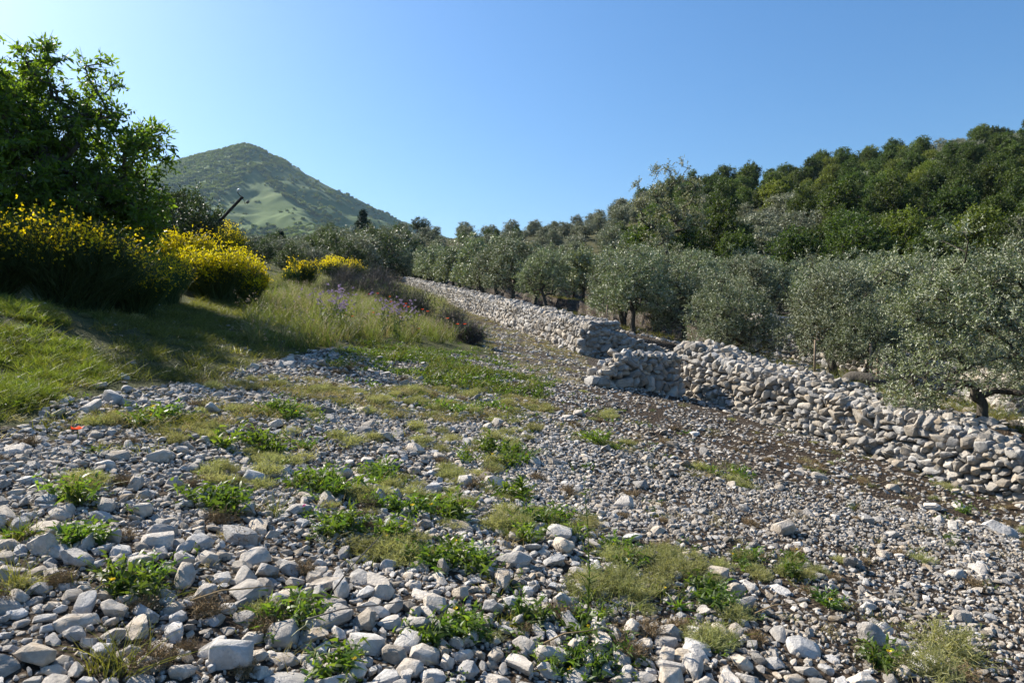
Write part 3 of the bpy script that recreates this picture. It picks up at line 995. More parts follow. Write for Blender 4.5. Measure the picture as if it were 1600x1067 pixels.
# ------------------------------------------------------------------ trees
def grow(r, trunk, centers, base_r, tip_r=.004, bow=.12, power=2.3, minstart=1):
    """branches from a trunk polyline to every foliage centre; returns edge arrays P0,P1,R0,R1 (without the trunk) and the trunk radii"""
    nodes = [np.asarray(p, float) for p in trunk]; par = list(range(-1, len(trunk) - 1)); nt_ = len(trunk)
    top = nodes[-1]
    order = np.argsort(np.linalg.norm(centers - nodes[max(0, nt_ - 2)], axis=1))
    arr = np.zeros((nt_ + 3 * len(centers) + 4, 3)); arr[:nt_] = nodes
    n = nt_
    tips = []
    for i in order:
        c = centers[i]
        d = np.linalg.norm(arr[minstart:n] - c, axis=1) + .35 * np.maximum(0, arr[minstart:n, 2] - c[2])
        j = int(np.argmin(d)) + minstart
        dist = np.linalg.norm(c - arr[j])
        k = 2 if dist > .5 else (1 if dist > .2 else 0)
        p = j
        off = r.normal(size=3) * dist * bow
        off[2] += dist * bow * .6
        for q in range(k):
            t = (q + 1) / (k + 1)
            arr[n] = arr[j] * (1 - t) + c * t + off * math.sin(math.pi * t); par.append(p); p = n; n += 1
        arr[n] = c; par.append(p); n += 1
    par = np.array(par)
    area = np.full(n, tip_r ** power)
    for i in range(n - 1, 0, -1):
        area[par[i]] += area[i]
    rad = area ** (1 / power)
    rad *= base_r / rad[0]
    e = np.arange(nt_, n)
    P0, P1 = arr[par[e]], arr[e]
    return P0, P1, np.minimum(rad[par[e]], rad[e] * 1.5), rad[e], rad[:nt_]


def lobes_centers(r, lobes, n, shell=.5):
    lobes = np.asarray(lobes, float)
    vol = np.prod(lobes[:, 3:6], axis=1) ** (2 / 3)
    li = r.choice(len(lobes), n, p=vol / vol.sum())
    u = rand_unit(n, r); rad = r.uniform(shell, 1.0, n) ** .7
    return lobes[li, :3] + u * lobes[li, 3:6] * rad[:, None], u


def foliage(r, C, outd, twigs, per, tl, ll, lw, droop=0.0, spread=.8, up=.25):
    """sprays of leaves about the centres"""
    n = len(C)
    base = np.repeat(C, twigs, 0)
    td = unit(np.repeat(outd, twigs, 0) * .55 + rand_unit(n * twigs, r) * .9 + np.array([0, 0, up]))
    tlen = tl * r.uniform(.5, 1.15, n * twigs)
    t = np.tile(np.linspace(.12, 1, per), n * twigs) + r.uniform(-.05, .05, n * twigs * per)
    b = np.repeat(base, per, 0); d = np.repeat(td, per, 0); lnn = np.repeat(tlen, per)
    pos = b + d * (lnn * t)[:, None] + np.array([0, 0, -1.]) * (droop * lnn * t * t)[:, None]
    ld = unit(d * .5 + rand_unit(len(pos), r) * spread + np.array([0, 0, -droop * .8]))
    s = r.uniform(.65, 1.2, len(pos))
    return leaves_vf(pos, ld, ll * s, lw * s, r, .06), (base, base + td * tlen[:, None])


def trunk_mesh(r, pts, rad, mat, flare=1.5, sides=10):
    P = np.asarray(pts, float)
    # denser points, lumpy
    t = np.linspace(0, 1, 3 * len(P)); ti = np.linspace(0, 1, len(P))
    Q = np.stack([np.interp(t, ti, P[:, k]) for k in range(3)], 1)
    rr = np.interp(t, ti, rad) * (1 + (flare - 1) * np.exp(-t * 9))
    Q[1:-1, :2] += r.normal(size=(len(Q) - 2, 2)) * rr.mean() * .12
    V, F = polytube(Q, rr, sides, .07, r)
    return mesh('trunk', V, F, mat, smooth=True)


def make_tree_meshes(seed, trunk, trunk_r, lobes, ncl, leafmat, barkmat, twigs=6, per=9, tl=.4, ll=.06, lw=.016, shell=.5, droop=0., spread=.8, up=.25, twig_r=.004, cut=None, extra=None):
    r = np.random.default_rng(seed)
    C, u = lobes_centers(r, lobes, ncl, shell)
    if extra is not None:
        C = np.vstack([C, extra]); u = np.vstack([u, np.tile([[0, 0, 1.]], (len(extra), 1))])
    P0, P1, R0, R1, tr = grow(r, trunk, C, trunk_r, minstart=max(1, len(trunk) // 2))
    (V, F), (tb, te) = foliage(r, C, u, twigs, per, tl, ll, lw, droop, spread, up)
    crown = mesh('crown', V, F, leafmat)
    V1, F1 = tube_vf(P0, P1, R0, R1, 5)
    sel = r.random(len(tb)) < .5
    V2, F2 = tube_vf(tb[sel], te[sel], np.full(sel.sum(), twig_r), np.full(sel.sum(), twig_r * .4), 3)
    V_, F_ = joinm([(V1, F1), (V2, F2)])
    limbs = mesh('limbs', V_, F_, barkmat, smooth=True)
    tk = trunk_mesh(r, trunk, np.maximum(tr, trunk_r * .35), barkmat)
    return tk, limbs, crown


def place_tree(name, meshes, loc, rz, s, label, cat, group=None):
    root = empty(name, loc, rz, s)
    tag(root, label, cat, group, 'thing')
    for nm, me in zip(('trunk', 'limbs', 'crown'), meshes):
        mobj(nm, me, root)
    return root


def rlobes(r, n, cx, cz, spread, hz, rad):
    """n foliage lobes scattered about (0,0,cz)"""
    o = []
    for i in range(n):
        a = 2 * math.pi * (i + r.uniform(-.3, .3)) / n * (1 if n < 6 else 1.9); q = spread * r.uniform(.35, 1)
        rr = rad * r.uniform(.75, 1.2)
        o.append((cx + q * math.cos(a), q * math.sin(a), cz + hz * r.uniform(-1, 1), rr, rr, rr * r.uniform(.75, 1.0)))
    return o


# --- olive trees: forms about 3.2 m tall, some with a leaning or forked trunk
def olive_form(seed, ncl, twigs, per, ll, lw, lean=.2, hh=1.0, tl=.36):
    r = np.random.default_rng(seed)
    a = r.uniform(0, 6.28)
    k = r.uniform(.05, lean)
    hz_ = hh
    trunk = [(0, 0, -.15), (k * .3 * math.cos(a), k * .3 * math.sin(a), .35), (k * math.cos(a), k * math.sin(a), .75 * hh), (1.5 * k * math.cos(a + .4), 1.5 * k * math.sin(a + .4), 1.15 * hh)]
    lobes = rlobes(r, 8, 0, 1.95, .95, .5, .72) + [(r.normal(0, .2), r.normal(0, .2), 2.5, .7, .7, .55)]
    for q in range(6):
        a2 = q * 1.05 + r.uniform(-.3, .3); lobes.append((1.15 * math.cos(a2), 1.15 * math.sin(a2), (1.25 if hh > .8 else 1.0 if hh > .6 else .72) + r.uniform(-.15, .3), .5, .5, .5))
    ex = np.column_stack([r.normal(0, .7, 10), r.normal(0, .7, 10), r.uniform(2.7, 3.3, 10)])
    return make_tree_meshes(seed, trunk, r.uniform(.08, .115), lobes, ncl, M['olive'], M['bark'], twigs, per, tl, ll, lw, shell=.35, spread=.9, up=.35, extra=ex)


OLIVE_NEAR = [olive_form(11 + i, 400, 9, 14, .066, .019, hh=(.55, .9, .75)[i]) for i in range(3)]
OLIVE_MID = [olive_form(31 + i, 260, 8, 9, .10, .032, lean=.35) for i in range(5)]
OLIVE_FAR = [olive_form(51 + i, 170, 7, 7, .16, .06, lean=.35) for i in range(3)]

olive_spots = []          # photo pixel of the trunk foot, depth, size, label
near = [
    ((1538, 652), 11.4, .94, 'nearest olive tree, forked low, right behind the thick top of the near wall'),
    ((1304, 579), 19.0, 1.04, 'olive tree with thick dark trunk beside the fallen log'),
    ((1149, 555), 21.5, .98, 'forked olive tree right behind the corner of the near wall'),
    ((1069, 523), 27.0, .95, 'olive tree with short dark trunk behind the low cross wall'),
    ((988, 519), 26.5, 1.05, 'leaning olive tree with stout dark trunk behind the squared end of the far wall'),
    ((973, 508), 29.5, 1.0, 'second, thinner olive trunk just behind the leaning olive by the wall end'),
    ((853, 483), 36.0, 1.02, 'olive tree with slim upright trunk above the middle of the long wall'),
    ((1362, 596), 17.5, .72, 'small young olive tree tied beside the wooden stakes'),
    ((1680, 640), 13.0, 1.05, 'olive tree cut off by the right edge of the picture'),
]
r = np.random.default_rng(5)
taken = []
for i, ((x, y), Y, s, lb) in enumerate(near):
    X = (x - CX) / FPX * Y
    z = Hs(X, Y)
    ms = OLIVE_NEAR[i % 3] if Y < 24 else OLIVE_MID[i % 5]
    place_tree('olive_tree', ms, (X, Y, z), [1.9, .4, 2.6, 4.4, 5.3, 3.3, .9, 2.1, 4.0][i], s, lb, 'olive tree', 'olive trees of the terraced grove')
    taken.append((X, Y))
# the rest of the grove stands in loose rows up the terraces
cands = []
for a in np.arange(-40, 75, 4.3):
    for b in np.arange(2.2, 66, 4.1):
        cands.append((a, b))
cnt = 0
# rows follow the walls: walk along the front line and step back from it
s_, Q_ = resample([WB, WA, WE, WF, WF + (WG - WF) * .25], .1)
u_ = unit(np.gradient(Q_, axis=0)); nb_ = np.stack([u_[:, 1], -u_[:, 0]], 1)
for b in np.arange(3.2, 62, 3.7):
    for si in np.arange(0, len(s_), 36):
        q = Q_[si] + nb_[si] * (b + r.normal(0, .5)) + r.normal(0, .55, 2)
        X, Y = q
        if Y < 8 or Y > 104 or X / Y > .80 or X / Y < -.26: continue
        if abs(float(grove_d(np.array([X]), np.array([Y]))[0]) - T1) < .8 or float(grove_d(np.array([X]), np.array([Y]))[0]) < 1.9: continue
        if abs(float(grove_d(np.array([X]), np.array([Y]))[0]) - T2) < .8: continue
        if any((X - tx) ** 2 + (Y - ty) ** 2 < 2.9 ** 2 for tx, ty in taken): continue
        Yb = np.interp(X / Y, [-.4, -.19, 0, .19, .37, .56, .75, 1.1], [118, 106, 96, 80, 68, 62, 58, 54])
        if Y > Yb - 2: continue
        taken.append((X, Y))
        ms = OLIVE_NEAR[cnt % 3] if Y < 21 else OLIVE_MID[cnt % 5] if Y < 48 else OLIVE_FAR[cnt % 3]
        s = r.uniform(1.02, 1.32)
        place_tree('olive_tree', ms, (X, Y, Hs(X, Y)), r.uniform(0, 6.28), (s * r.uniform(.92, 1.1), s * r.uniform(.92, 1.1), s), 'silvery olive tree, %s' % (('behind the far half of the long wall' if X / Y < -.08 else 'behind the long wall near its squared end' if X / Y < .14 else 'behind the gravel entrance' if X / Y < .3 else 'behind the near wall' if X / Y < .5 else 'near the right picture edge') + (', front row' if b < 6 else ', among the middle rows' if b < 22 else ', in the rows against the wood')), 'olive tree', 'olive trees of the terraced grove')
        cnt += 1
print('olives', cnt)

# --- the big walnut on the left
def walnut():
    Y = 14.4
    X = at(60, 0, Y)[0]
    z0 = Hs(X, Y)
    r = np.random.default_rng(77)

    def rel(x, y, dy=0.0):
        p = at(x, y, Y + dy); return (p[0] - X, dy, p[2] - z0)
    lobes = []
    for x, y, dy, rad in [(70, 105, 0, .62), (40, 130, .6, .7), (120, 120, -.3, .7), (150, 105, .2, .36), (-20, 140, 0, .9), (20, 190, -.8, 1.0), (100, 190, .6, .95), (130, 175, -.4, .55), (-60, 220, .5, 1.2),
                          (60, 260, -1, 1.1), (130, 250, .8, 1.0), (175, 205, 0, .55), (215, 225, .3, .52), (200, 250, -.5, .75), (235, 215, 0, .26), (0, 300, -.6, 1.2), (100, 320, -.9, 1.1), (170, 310, .4, 1.0),
                          (215, 320, 0, .75), (235, 355, .4, .55), (190, 365, -.6, .8), (120, 370, -1.1, .9), (40, 370, -1.1, 1.0), (-60, 330, 0, 1.3), (-140, 280, .5, 1.4), (-160, 180, 0, 1.2), (-100, 130, 0, 1.0), (70, 72, 0, .22), (40, 84, .2, .25)]:
        p = rel(x, y, dy); lobes.append((*p, rad, rad, rad * .8))
    trunk = [(0, 0, -.3), (.05, 0, .7), (.12, .1, 1.5), (.15, .05, 2.4), (.1, 0, 3.3)]
    ms = make_tree_meshes(77, trunk, .24, lobes + [(*rel(60, 330, 0), 1.9, 1.6, 1.2), (*rel(120, 400, .3), 1.3, 1.2, .8), (*rel(30, 410, 0), 1.5, 1.2, .8), (*rel(0, 230, .3), 1.6, 1.4, 1.3), (*rel(-85, 100, -1.3), .75, .8, .65), (*rel(-150, 25, -2.2), 1.1, 1.1, .8), (*rel(-215, 25, -2.4), 1.3, 1.2, .9), (*rel(-20, 165, -1.5), .7, .7, .7)], 900, M['walnut'], M['bark_walnut'], twigs=8, per=10, tl=.46, ll=.135, lw=.05, shell=.25, droop=.35, spread=.75, up=.2, twig_r=.006)
    place_tree('walnut_tree', ms, (X, Y, z0), 0, 1, 'large dark green spreading tree above the yellow broom', 'tree')


walnut()

# --- wood on the right hill
def oak_form(seed, mat, h=7.0, w=2.6, ncl=290, ll=.22, lw=.13):
    r = np.random.default_rng(seed)
    trunk = [(0, 0, -.6), (.05, 0, 1.0), (.1, .1, 2.2), (.05, .1, 3.2)]
    lobes = rlobes(r, 9, 0, h * .58, w * .62, h * .2, w * .52) + [(0, 0, h * .78, w * .5, w * .5, h * .17)] + rlobes(r, 6, 0, h * .32, w * .72, h * .08, w * .42)
    return make_tree_meshes(seed, trunk, .2, lobes, ncl, mat, M['bark'], 6, 9, .75, ll, lw, shell=.45, spread=1.0, up=.2, twig_r=.01)


def one_mesh(name, ms):
    """a far tree: trunk, limbs and crown in one mesh"""
    Vs, Fs, mi, n = [], [], [], 0
    mats = []
    quads, tris, mq, mt = [], [], [], []
    for k, me in enumerate(ms):
        V = np.empty(len(me.vertices) * 3); me.vertices.foreach_get('co', V); V = V.reshape(-1, 3)
        lt = np.empty(len(me.polygons), int); me.polygons.foreach_get('loop_total', lt)
        lv = np.empty(len(me.loops), int); me.loops.foreach_get('vertex_index', lv)
        st = np.empty(len(me.polygons), int); me.polygons.foreach_get('loop_start', st)
        q = st[lt == 4][:, None] + np.arange(4); t = st[lt == 3][:, None] + np.arange(3)
        quads.append(lv[q] + n); mq.append(np.full(len(q), k)); 
        if len(t): tris.append(lv[t] + n); mt.append(np.full(len(t), k))
        Vs.append(V); n += len(V); mats.append(me.materials[0])
    return mesh(name, np.concatenate(Vs), [np.concatenate(quads)] + ([np.concatenate(tris)] if tris else []), mats, np.concatenate(mq + mt))


OAK = [oak_form(200 + i, M['oak'], 7.0 + .5 * (i % 3), 2.7) for i in range(4)]
OAKB = [oak_form(220 + i, M['oak_b'], 6.6, 2.8) for i in range(2)]
WOL = [oak_form(240 + i, M['wild_olive'], 4.8, 2.5, 160, .26, .085) for i in range(3)]
OAK_ONE = [one_mesh('oak_tree', m) for m in OAK + OAKB]
WOL_ONE = [one_mesh('wild_olive_tree', m) for m in WOL]
r = np.random.default_rng(91)
pts = []
tries = 0
cell = {}
n_oak = n_wol = 0
PALE_HILL = [(1160, 330, 60, 22), (1120, 345, 50, 20), (1230, 320, 50, 14), (1490, 232, 40, 9), (1460, 252, 40, 9), (880, 345, 130, 18), (760, 360, 120, 14), (980, 320, 40, 25), (1190, 350, 60, 20), (1500, 225, 30, 8), (680, 362, 90, 14)]
cand = np.column_stack([r.uniform(-.36, .86, 9000), r.random(9000) ** .85 * 1.12])
CXs, CYs, CZs = hill_pt(cand[:, 0], cand[:, 1])
for i in range(len(cand)):
    X, Y, Z = CXs[i], CYs[i], CZs[i]
    md = 4.0 + .011 * Y if X / Y > .12 else 3.7 + .011 * Y
    if cand[i, 1] > 1.02: md *= 1.25
    k = (int(X // 6), int(Y // 6))
    ok = True
    for a in (-1, 0, 1):
        for b in (-1, 0, 1):
            for (px_, py_) in cell.get((k[0] + a, k[1] + b), ()):
                if (px_ - X) ** 2 + (py_ - Y) ** 2 < md * md: ok = False
    if not ok: continue
    # what shows: pixel of the crown
    u = CX + FPX * X / Y; v = CY - FPX * (Z + 4 - CAMH) / Y
    pale = max([math.exp(-(((u - a) / b) ** 2 + ((v - c) / d) ** 2)) for a, c, b, d in PALE_HILL])
    left = 1.0 - float(sstep(930, 1080, u))
    is_pale = r.random() < max(pale * 1.1, .88 * left, .05)
    cell.setdefault(k, []).append((X, Y))
    where = ('on its low left end' if u < 800 else 'above the far end of the grove' if u < 960 else 'behind the tall airy tree' if u < 1120 else 'in its middle' if u < 1330 else 'on its high right end') + (', foot' if cand[i, 1] < .25 else ', skyline' if cand[i, 1] > .85 else ', halfway')
    front = cand[i, 1] < .10 and u > 1000
    rz = r.uniform(0, 6.28)
    if is_pale and n_wol < 290:
        s = r.uniform(.75, 1.15) * (.7 if u < 950 else 1.0)
        o = mobj('wild_olive_tree', WOL_ONE[n_wol % 3], None, (X, Y, Z), (0, 0, rz), (s * r.uniform(.95, 1.25), s * 1.1, s))
        tag(o, 'pale rounded tree in hillside wood, %s' % where, 'tree', 'pale rounded trees of the hillside wood', 'thing'); n_wol += 1
    elif n_oak < 298:
        s = r.uniform(.62, 1.12) * (.5 if u < 950 else 1.0)
        kk = r.integers(4) if r.random() < .84 else 4 + r.integers(2)
        if front:
            place_tree('oak_tree', (OAK + OAKB)[kk], (X, Y, Z), rz, s * 1.12, 'dark leafy tree fronting the hillside wood, %s' % ('behind the tall airy tree' if u < 1130 else 'above the middle of the grove' if u < 1350 else 'above the nearest olive'), 'tree', 'trees along the front edge of the wood')
        else:
            o = mobj('oak_tree', OAK_ONE[kk], None, (X, Y, Z), (0, 0, rz), (s, s, s * r.uniform(.9, 1.15)))
            tag(o, 'dark leafy tree in hillside wood, %s' % where, 'tree', 'green leafy trees of the hillside wood', 'thing')
        n_oak += 1
print('wood', n_oak, n_wol)

# --- slender tall tree rising over the grove
r = np.random.default_rng(63)
Y = 46.0
X = at(1040, 0, Y)[0]; z0 = Hs(X, Y)


def relp(x, y, dy=0.0):
    p = at(x, y, Y + dy); return (p[0] - X, dy, p[2] - z0)


lb = []
for x, y, rad in [(1000, 290, .35), (1025, 268, .3), (1045, 262, .3), (1070, 260, .3), (1060, 285, .7), (1030, 300, .75), (1085, 295, .55), (1000, 320, .7), (1040, 325, 1.0), (1080, 325, .8), (1010, 345, .8), (1060, 350, .9), (1030, 370, .9), (1095, 345, .5)]:
    lb.append((*relp(x, y, r.uniform(-.8, .8)), rad, rad, rad * .8))
place_tree('slender_tree', make_tree_meshes(63, [(0, 0, -.2), (-.1, 0, .9), (.1, 0, 1.9), (.3, .1, 2.8), (.5, 0, 3.6)], .13, lb, 230, M['airy'], M['bark'], 5, 9, .5, .14, .06, shell=.15, spread=.8, up=.5, twig_r=.009),
           (X, Y, z0), 0, 1, 'tall airy tree with sparse windblown leaves rising above the olives', 'tree')

# --- conifer on the left skyline
r = np.random.default_rng(64)
Y = 118.0
X = at(567, 0, Y)[0]; z0 = Hs(X, Y)


def conifer(seed, h, w):
    r = np.random.default_rng(seed)
    n = 900
    t = r.random(n) ** 1.5
    ang = r.uniform(0, 6.28, n)
    rad = w * (1 - t) * r.uniform(.25, 1.0, n) ** .6 * (1 + .28 * np.sin(t * 34)) + .06
    C = np.column_stack([np.cos(ang) * rad, np.sin(ang) * rad, .5 + t * (h - .5)])
    u = np.column_stack([np.cos(ang), np.sin(ang), np.full(n, .1)])
    (V, F), _ = foliage(r, C, u, 4, 4, .5, .34, .13, .1, .6, -.05)
    tk = polytube([(0, 0, -.5), (0, 0, h * .5), (0, 0, h)], [.16, .1, .02], 8)
    return mesh('trunk', *tk, M['bark'], smooth=True), mesh('crown', V, F, M['conifer'])


for x, yt, Y, w, lb in [(567, 330, 118.0, 4.4, 'dark pointed conifer on the skyline left of the grove'), (438, 362, 150.0, 3.2, 'small dark conifer tip above the scrub below the mountain')]:
    X = at(x, 0, Y)[0]; z0 = Hs(X, Y)
    h = at(x, yt, Y)[2] - z0
    tk, cr_ = conifer(int(x), h, w)
    root = tag(empty('conifer', (X, Y, z0)), lb, 'conifer', None, 'thing')
    mobj('trunk', tk, root); mobj('crown', cr_, root)

# --- scrub and olives closing the left middle distance
r = np.random.default_rng(65)
MAQ = [one_mesh('scrub_tree', oak_form(260 + i, M['maquis'] if i < 2 else M['wild_olive'], 4.2, 2.3, 150, .20, .085)) for i in range(4)]
k = 0
for x, ytop, Y in [(270, 312, 27), (300, 316, 29), (322, 342, 28), (255, 330, 31), (385, 376, 48), (410, 378, 52), (440, 376, 60), (470, 378, 66), (500, 368, 72), (525, 372, 70), (540, 362, 84), (560, 372, 78), (585, 366, 90), (455, 384, 50), (490, 388, 54), (395, 370, 70), (430, 368, 85), (515, 360, 105),
                    (600, 358, 100), (365, 372, 55), (545, 384, 58), (625, 362, 112), (350, 366, 75), (480, 372, 100)]:
    X = at(x, 0, Y)[0]; z0 = Hs(X, Y); h = max(1.6, at(x, ytop, Y)[2] - z0)
    me = MAQ[k % 4] if Y > 35 else MAQ[k % 2]
    s = h / 4.0
    sw = s if Y > 35 else s * .8
    o = mobj('scrub_tree', me, None, (X, Y, z0), (0, 0, r.uniform(0, 6)), (sw * 1.1, sw * 1.1, s))
    lab = 'grey-green bushy tree closing the far end of the track' if Y > 35 else ['tall grey-green olive behind the yellow broom, next to the big tree', 'dark bushy olive top beside the leaning pole', 'low dark bush at the foot of the leaning pole', 'bushy tree in the shade between big tree and olive'][k]
    tag(o, lab, 'tree', 'bushy trees left of the grove' if Y > 35 else None, 'thing'); k += 1

# ------------------------------------------------------------------ broom
def broom(label, x, ybase, Y, rx, h, seed, nstem, nflow, fsize, flow_low=.35, squash=1.0):
    r = np.random.default_rng(seed)
    X = at(x, 0, Y)[0]; z0 = Hs(X, Y)
    root = tag(empty('broom_bush', (X, Y, z0)), label, 'broom bush', 'yellow flowering broom bushes', 'thing')
    # lumpy dome: each stem ends on it
    lob = [(r.uniform(-.55, .55) * rx, r.uniform(-.5, .5) * rx * squash, r.uniform(.45, .72) * h, rx * r.uniform(.4, .6), h * r.uniform(.3, .42)) for _ in range(9)]
    li = r.integers(0, 9, nstem)
    lb_ = np.array(lob)[li]
    u = rand_unit(nstem, r); u[:, 2] = np.abs(u[:, 2]) * r.choice([1, 1, 1, -.6], nstem)
    tip = lb_[:, :3] + u * np.column_stack([lb_[:, 3], lb_[:, 3] * squash, lb_[:, 4]]) * r.uniform(.6, 1.08, nstem)[:, None]
    tip[:, 2] = np.maximum(tip[:, 2], .12)
    base = np.column_stack([lb_[:, 0] * .45 + r.normal(0, .10 * rx, nstem), lb_[:, 1] * .45 + r.normal(0, .1 * rx, nstem), np.full(nstem, -.05)])
    dd = tip - base; ln = np.linalg.norm(dd, axis=1)
    V1, F1 = blades_vf(base, dd, ln, .007 * fsize / .03, np.column_stack([u[:, 0] * .1, u[:, 1] * .1, -.08 * np.ones(nstem)]), r, 3)
    # side twigs near the tips
    k = 5
    tp = np.repeat(base + dd * .55, k, 0) + np.repeat(dd * .45, k, 0) * r.random((nstem * k, 1))
    td = unit(np.repeat(dd, k, 0)) * .6 + rand_unit(nstem * k, r) * .55 + np.array([0, 0, .25])
    V2, F2 = blades_vf(tp, td, r.uniform(.12, .30, nstem * k) * (h / 1.5), .007 * fsize / .03, np.zeros((nstem * k, 3)), r, 2)
    V, F = joinm([(V1, F1), (V2, F2)])
    mobj('stems', mesh('stems', V, F, M['broom_stem']), root)
    # blossoms sit on the outer twigs, most on top
    ii = r.integers(0, nstem, nflow * 3)
    t = r.uniform(.78, 1.1, nflow * 3)
    fp = base[ii] + dd[ii] * t[:, None] + rand_unit(nflow * 3, r) * .07 * h
    keep = r.random(nflow * 3) < sstep(flow_low - .2, flow_low + .25, fp[:, 2] / h) * (.35 + .65 * (fbm(fp[:, 0] / (.3 * rx) + 7, fp[:, 2] / (.3 * rx) + seed, seed) > .45))
    fp = fp[keep][:nflow]
    a1 = leaves_vf(fp, rand_unit(len(fp), r) + np.array([0, 0, .3]), fsize * r.uniform(.8, 1.3, len(fp)), fsize * .8, r)
    a2 = leaves_vf(fp, rand_unit(len(fp), r) + np.array([0, 0, .3]), fsize * r.uniform(.8, 1.3, len(fp)), fsize * .8, r)
    V, F = joinm([a1, a2])
    mobj('blossoms', mesh('blossoms', V, F, M['broom_flower']), root)
    return root


broom('big broom bush under the spreading tree, blossoms along its top, dark below', 100, 505, 9.6, 1.15, 1.25, 401, 2600, 2100, .036, .6)
broom('broom bush at the left picture edge with scattered blossoms', -25, 500, 9.2, .8, 1.15, 402, 1400, 700, .033, .55)
broom('dark leaning broom bush in the middle of the row, few blossoms low down', 205, 490, 11.6, .85, 1.0, 403, 1900, 1900, .032, .35)
broom('small broom bush in the gap of the row, thinly flowering', 262, 470, 14.2, .6, 1.05, 406, 1100, 900, .034, .45)
broom('bright yellow broom bush in full flower beside the grassy track', 345, 468, 17.3, 1.15, 1.3, 404, 2600, 9000, .046, .15)
broom('full-flowering broom bush joined to the bright one on its left', 292, 455, 18.3, .85, 1.5, 407, 1700, 5200, .046, .4)
broom('low golden broom bush at the track side, the one that reaches farthest out', 385, 470, 17.8, .6, .95, 408, 1300, 4200, .044, .12)
broom('tall broom bush standing at the foot of the leaning pole', 363, 440, 26.5, .6, 2.2, 405, 900, 900, .05, .62)
broom('broom bush with a single yellow crest right of the track', 475, 440, 31, .85, 1.35, 409, 1000, 650, .06, .55)
broom('greener broom bush left of the yellow crested one', 452, 440, 30, .5, 1.0, 410, 700, 120, .055, .6)
broom('far low broom bush, a yellow streak before the grove', 520, 420, 46, 1.3, 1.7, 411, 700, 900, .075, .7)
broom('farthest broom bush, yellow streak next to the dead scrub', 556, 420, 48, 1.1, 1.9, 412, 700, 800, .075, .72)

# ------------------------------------------------------------------ dead scrub in front of the long wall
def dead_shrub(label, x, Y, rx, h, seed, leafy=0):
    r = np.random.default_rng(seed)
    X = at(x, 0, Y)[0]; z0 = Hs(X, Y)
    root = tag(empty('dead_shrub', (X, Y, z0)), label, 'dead shrub', 'dead shrubs along the long wall', 'thing')
    n = 420
    d = rand_unit(n, r); d[:, 2] = np.abs(d[:, 2]) * 1.1 + .25
    tip = unit(d) * np.array([rx, rx, h]) * r.uniform(.5, 1.05, n)[:, None]
    base = np.column_stack([r.normal(0, rx * .16, (n, 2)), np.full(n, -.03)])
    V1, F1 = blades_vf(base, tip - base, np.linalg.norm(tip - base, axis=1), .014 * Y / 25, rand_unit(n, r) * .15, r, 3)
    k = 7
    tp = np.repeat(base, k, 0) + np.repeat(tip - base, k, 0) * r.uniform(.35, 1, (n * k, 1))
    td = np.repeat(unit(tip - base), k, 0) * .6 + rand_unit(n * k, r) * .7
    V2, F2 = blades_vf(tp, td, r.uniform(.15, .4, n * k), .010 * Y / 25, np.zeros((n * k, 3)), r, 2)
    V, F = joinm([(V1, F1), (V2, F2)])
    mobj('twigs', mesh('twigs', V, F, M['dead_twig']), root)
    if leafy:
        tp = np.column_stack([r.normal(0, rx * .5, (leafy, 2)), r.uniform(.05, h * .7, leafy)])
        V, F = blades_vf(tp, rand_unit(leafy, r) * .6 + np.array([0, 0, 1]), r.uniform(.1, .3, leafy), .02, rand_unit(leafy, r) * .1, r, 2)
        mobj('leaves', mesh('leaves', V, F, M['maquis']), root)


dead_shrub('brown dead shrub hiding the foot of the long wall', 705, 20.5, .75, .95, 421)
dead_shrub('dark dead shrub beside the long wall, with green shoots below', 648, 24, .95, 1.35, 422, 500)
dead_shrub('grey dead shrub between meadow and long wall', 612, 29, 1.1, 1.4, 423, 200)
dead_shrub('grey-brown dead shrub in the middle of the scrub behind the meadow', 570, 31, 1.0, 1.3, 424, 150)
dead_shrub('dead shrub below the yellow streak of far broom', 540, 35, 1.3, 1.7, 425)
dead_shrub('pale dead shrub at the back edge of the meadow', 520, 27, .9, .9, 426, 250)
dead_shrub('dead shrub at the far end of the long wall', 592, 42, 1.6, 1.9, 427)
dead_shrub('low dead shrub at the right end of the meadow', 735, 18.6, .45, .55, 428, 150)

# ------------------------------------------------------------------ leaning pole, stakes, log
Yp = 28.0
top = at(379, 307, Yp); low = at(268, 424, Yp)
gz = Hs(low[0], Yp)
low[2] = min(low[2], gz - .2)
root = tag(empty('leaning_pole', (low[0], Yp, gz)), 'dark leaning wooden pole with insulator hooks against the mountain', 'pole', None, 'thing')
o0 = np.array([low[0], Yp, gz])
V, F = polytube([low - o0, (low + top) / 2 - o0 + np.array([0, 0, .04]), top - o0], [.075, .065, .055], 10)
mobj('shaft', mesh('shaft', V, F, M['pole'], smooth=True), root)
ax = unit(top - low); sd = np.array([ax[2], 0, -ax[0]])
white = plain_mat('porcelain', (.75, .74, .70), .3, .5)
for sg, dn in ((-1, .02), (1, .05)):
    p0 = top - ax * dn - o0
    pts_ = [p0, p0 + sd * sg * .14 + ax * (-.02), p0 + sd * sg * .27 + ax * (.0 if sg < 0 else -.10), p0 + sd * sg * .30 + ax * (.08 if sg < 0 else .0)]
    V, F = polytube(pts_, [.013] * 4, 6)
    hook = mobj('hook', mesh('hook', V, F, M['pole'], smooth=True), root)
    c = pts_[-1]
    prof = [(.0, .03), (.03, .055), (.06, .05), (.08, .062), (.12, .05), (.15, .02)]
    V, F = polytube([c + ax * (q - .04) for q, _ in prof], [w for _, w in prof], 10)
    mobj('insulator', mesh('insulator', V, F, white if sg < 0 else M['bark_pale'], smooth=True), hook)


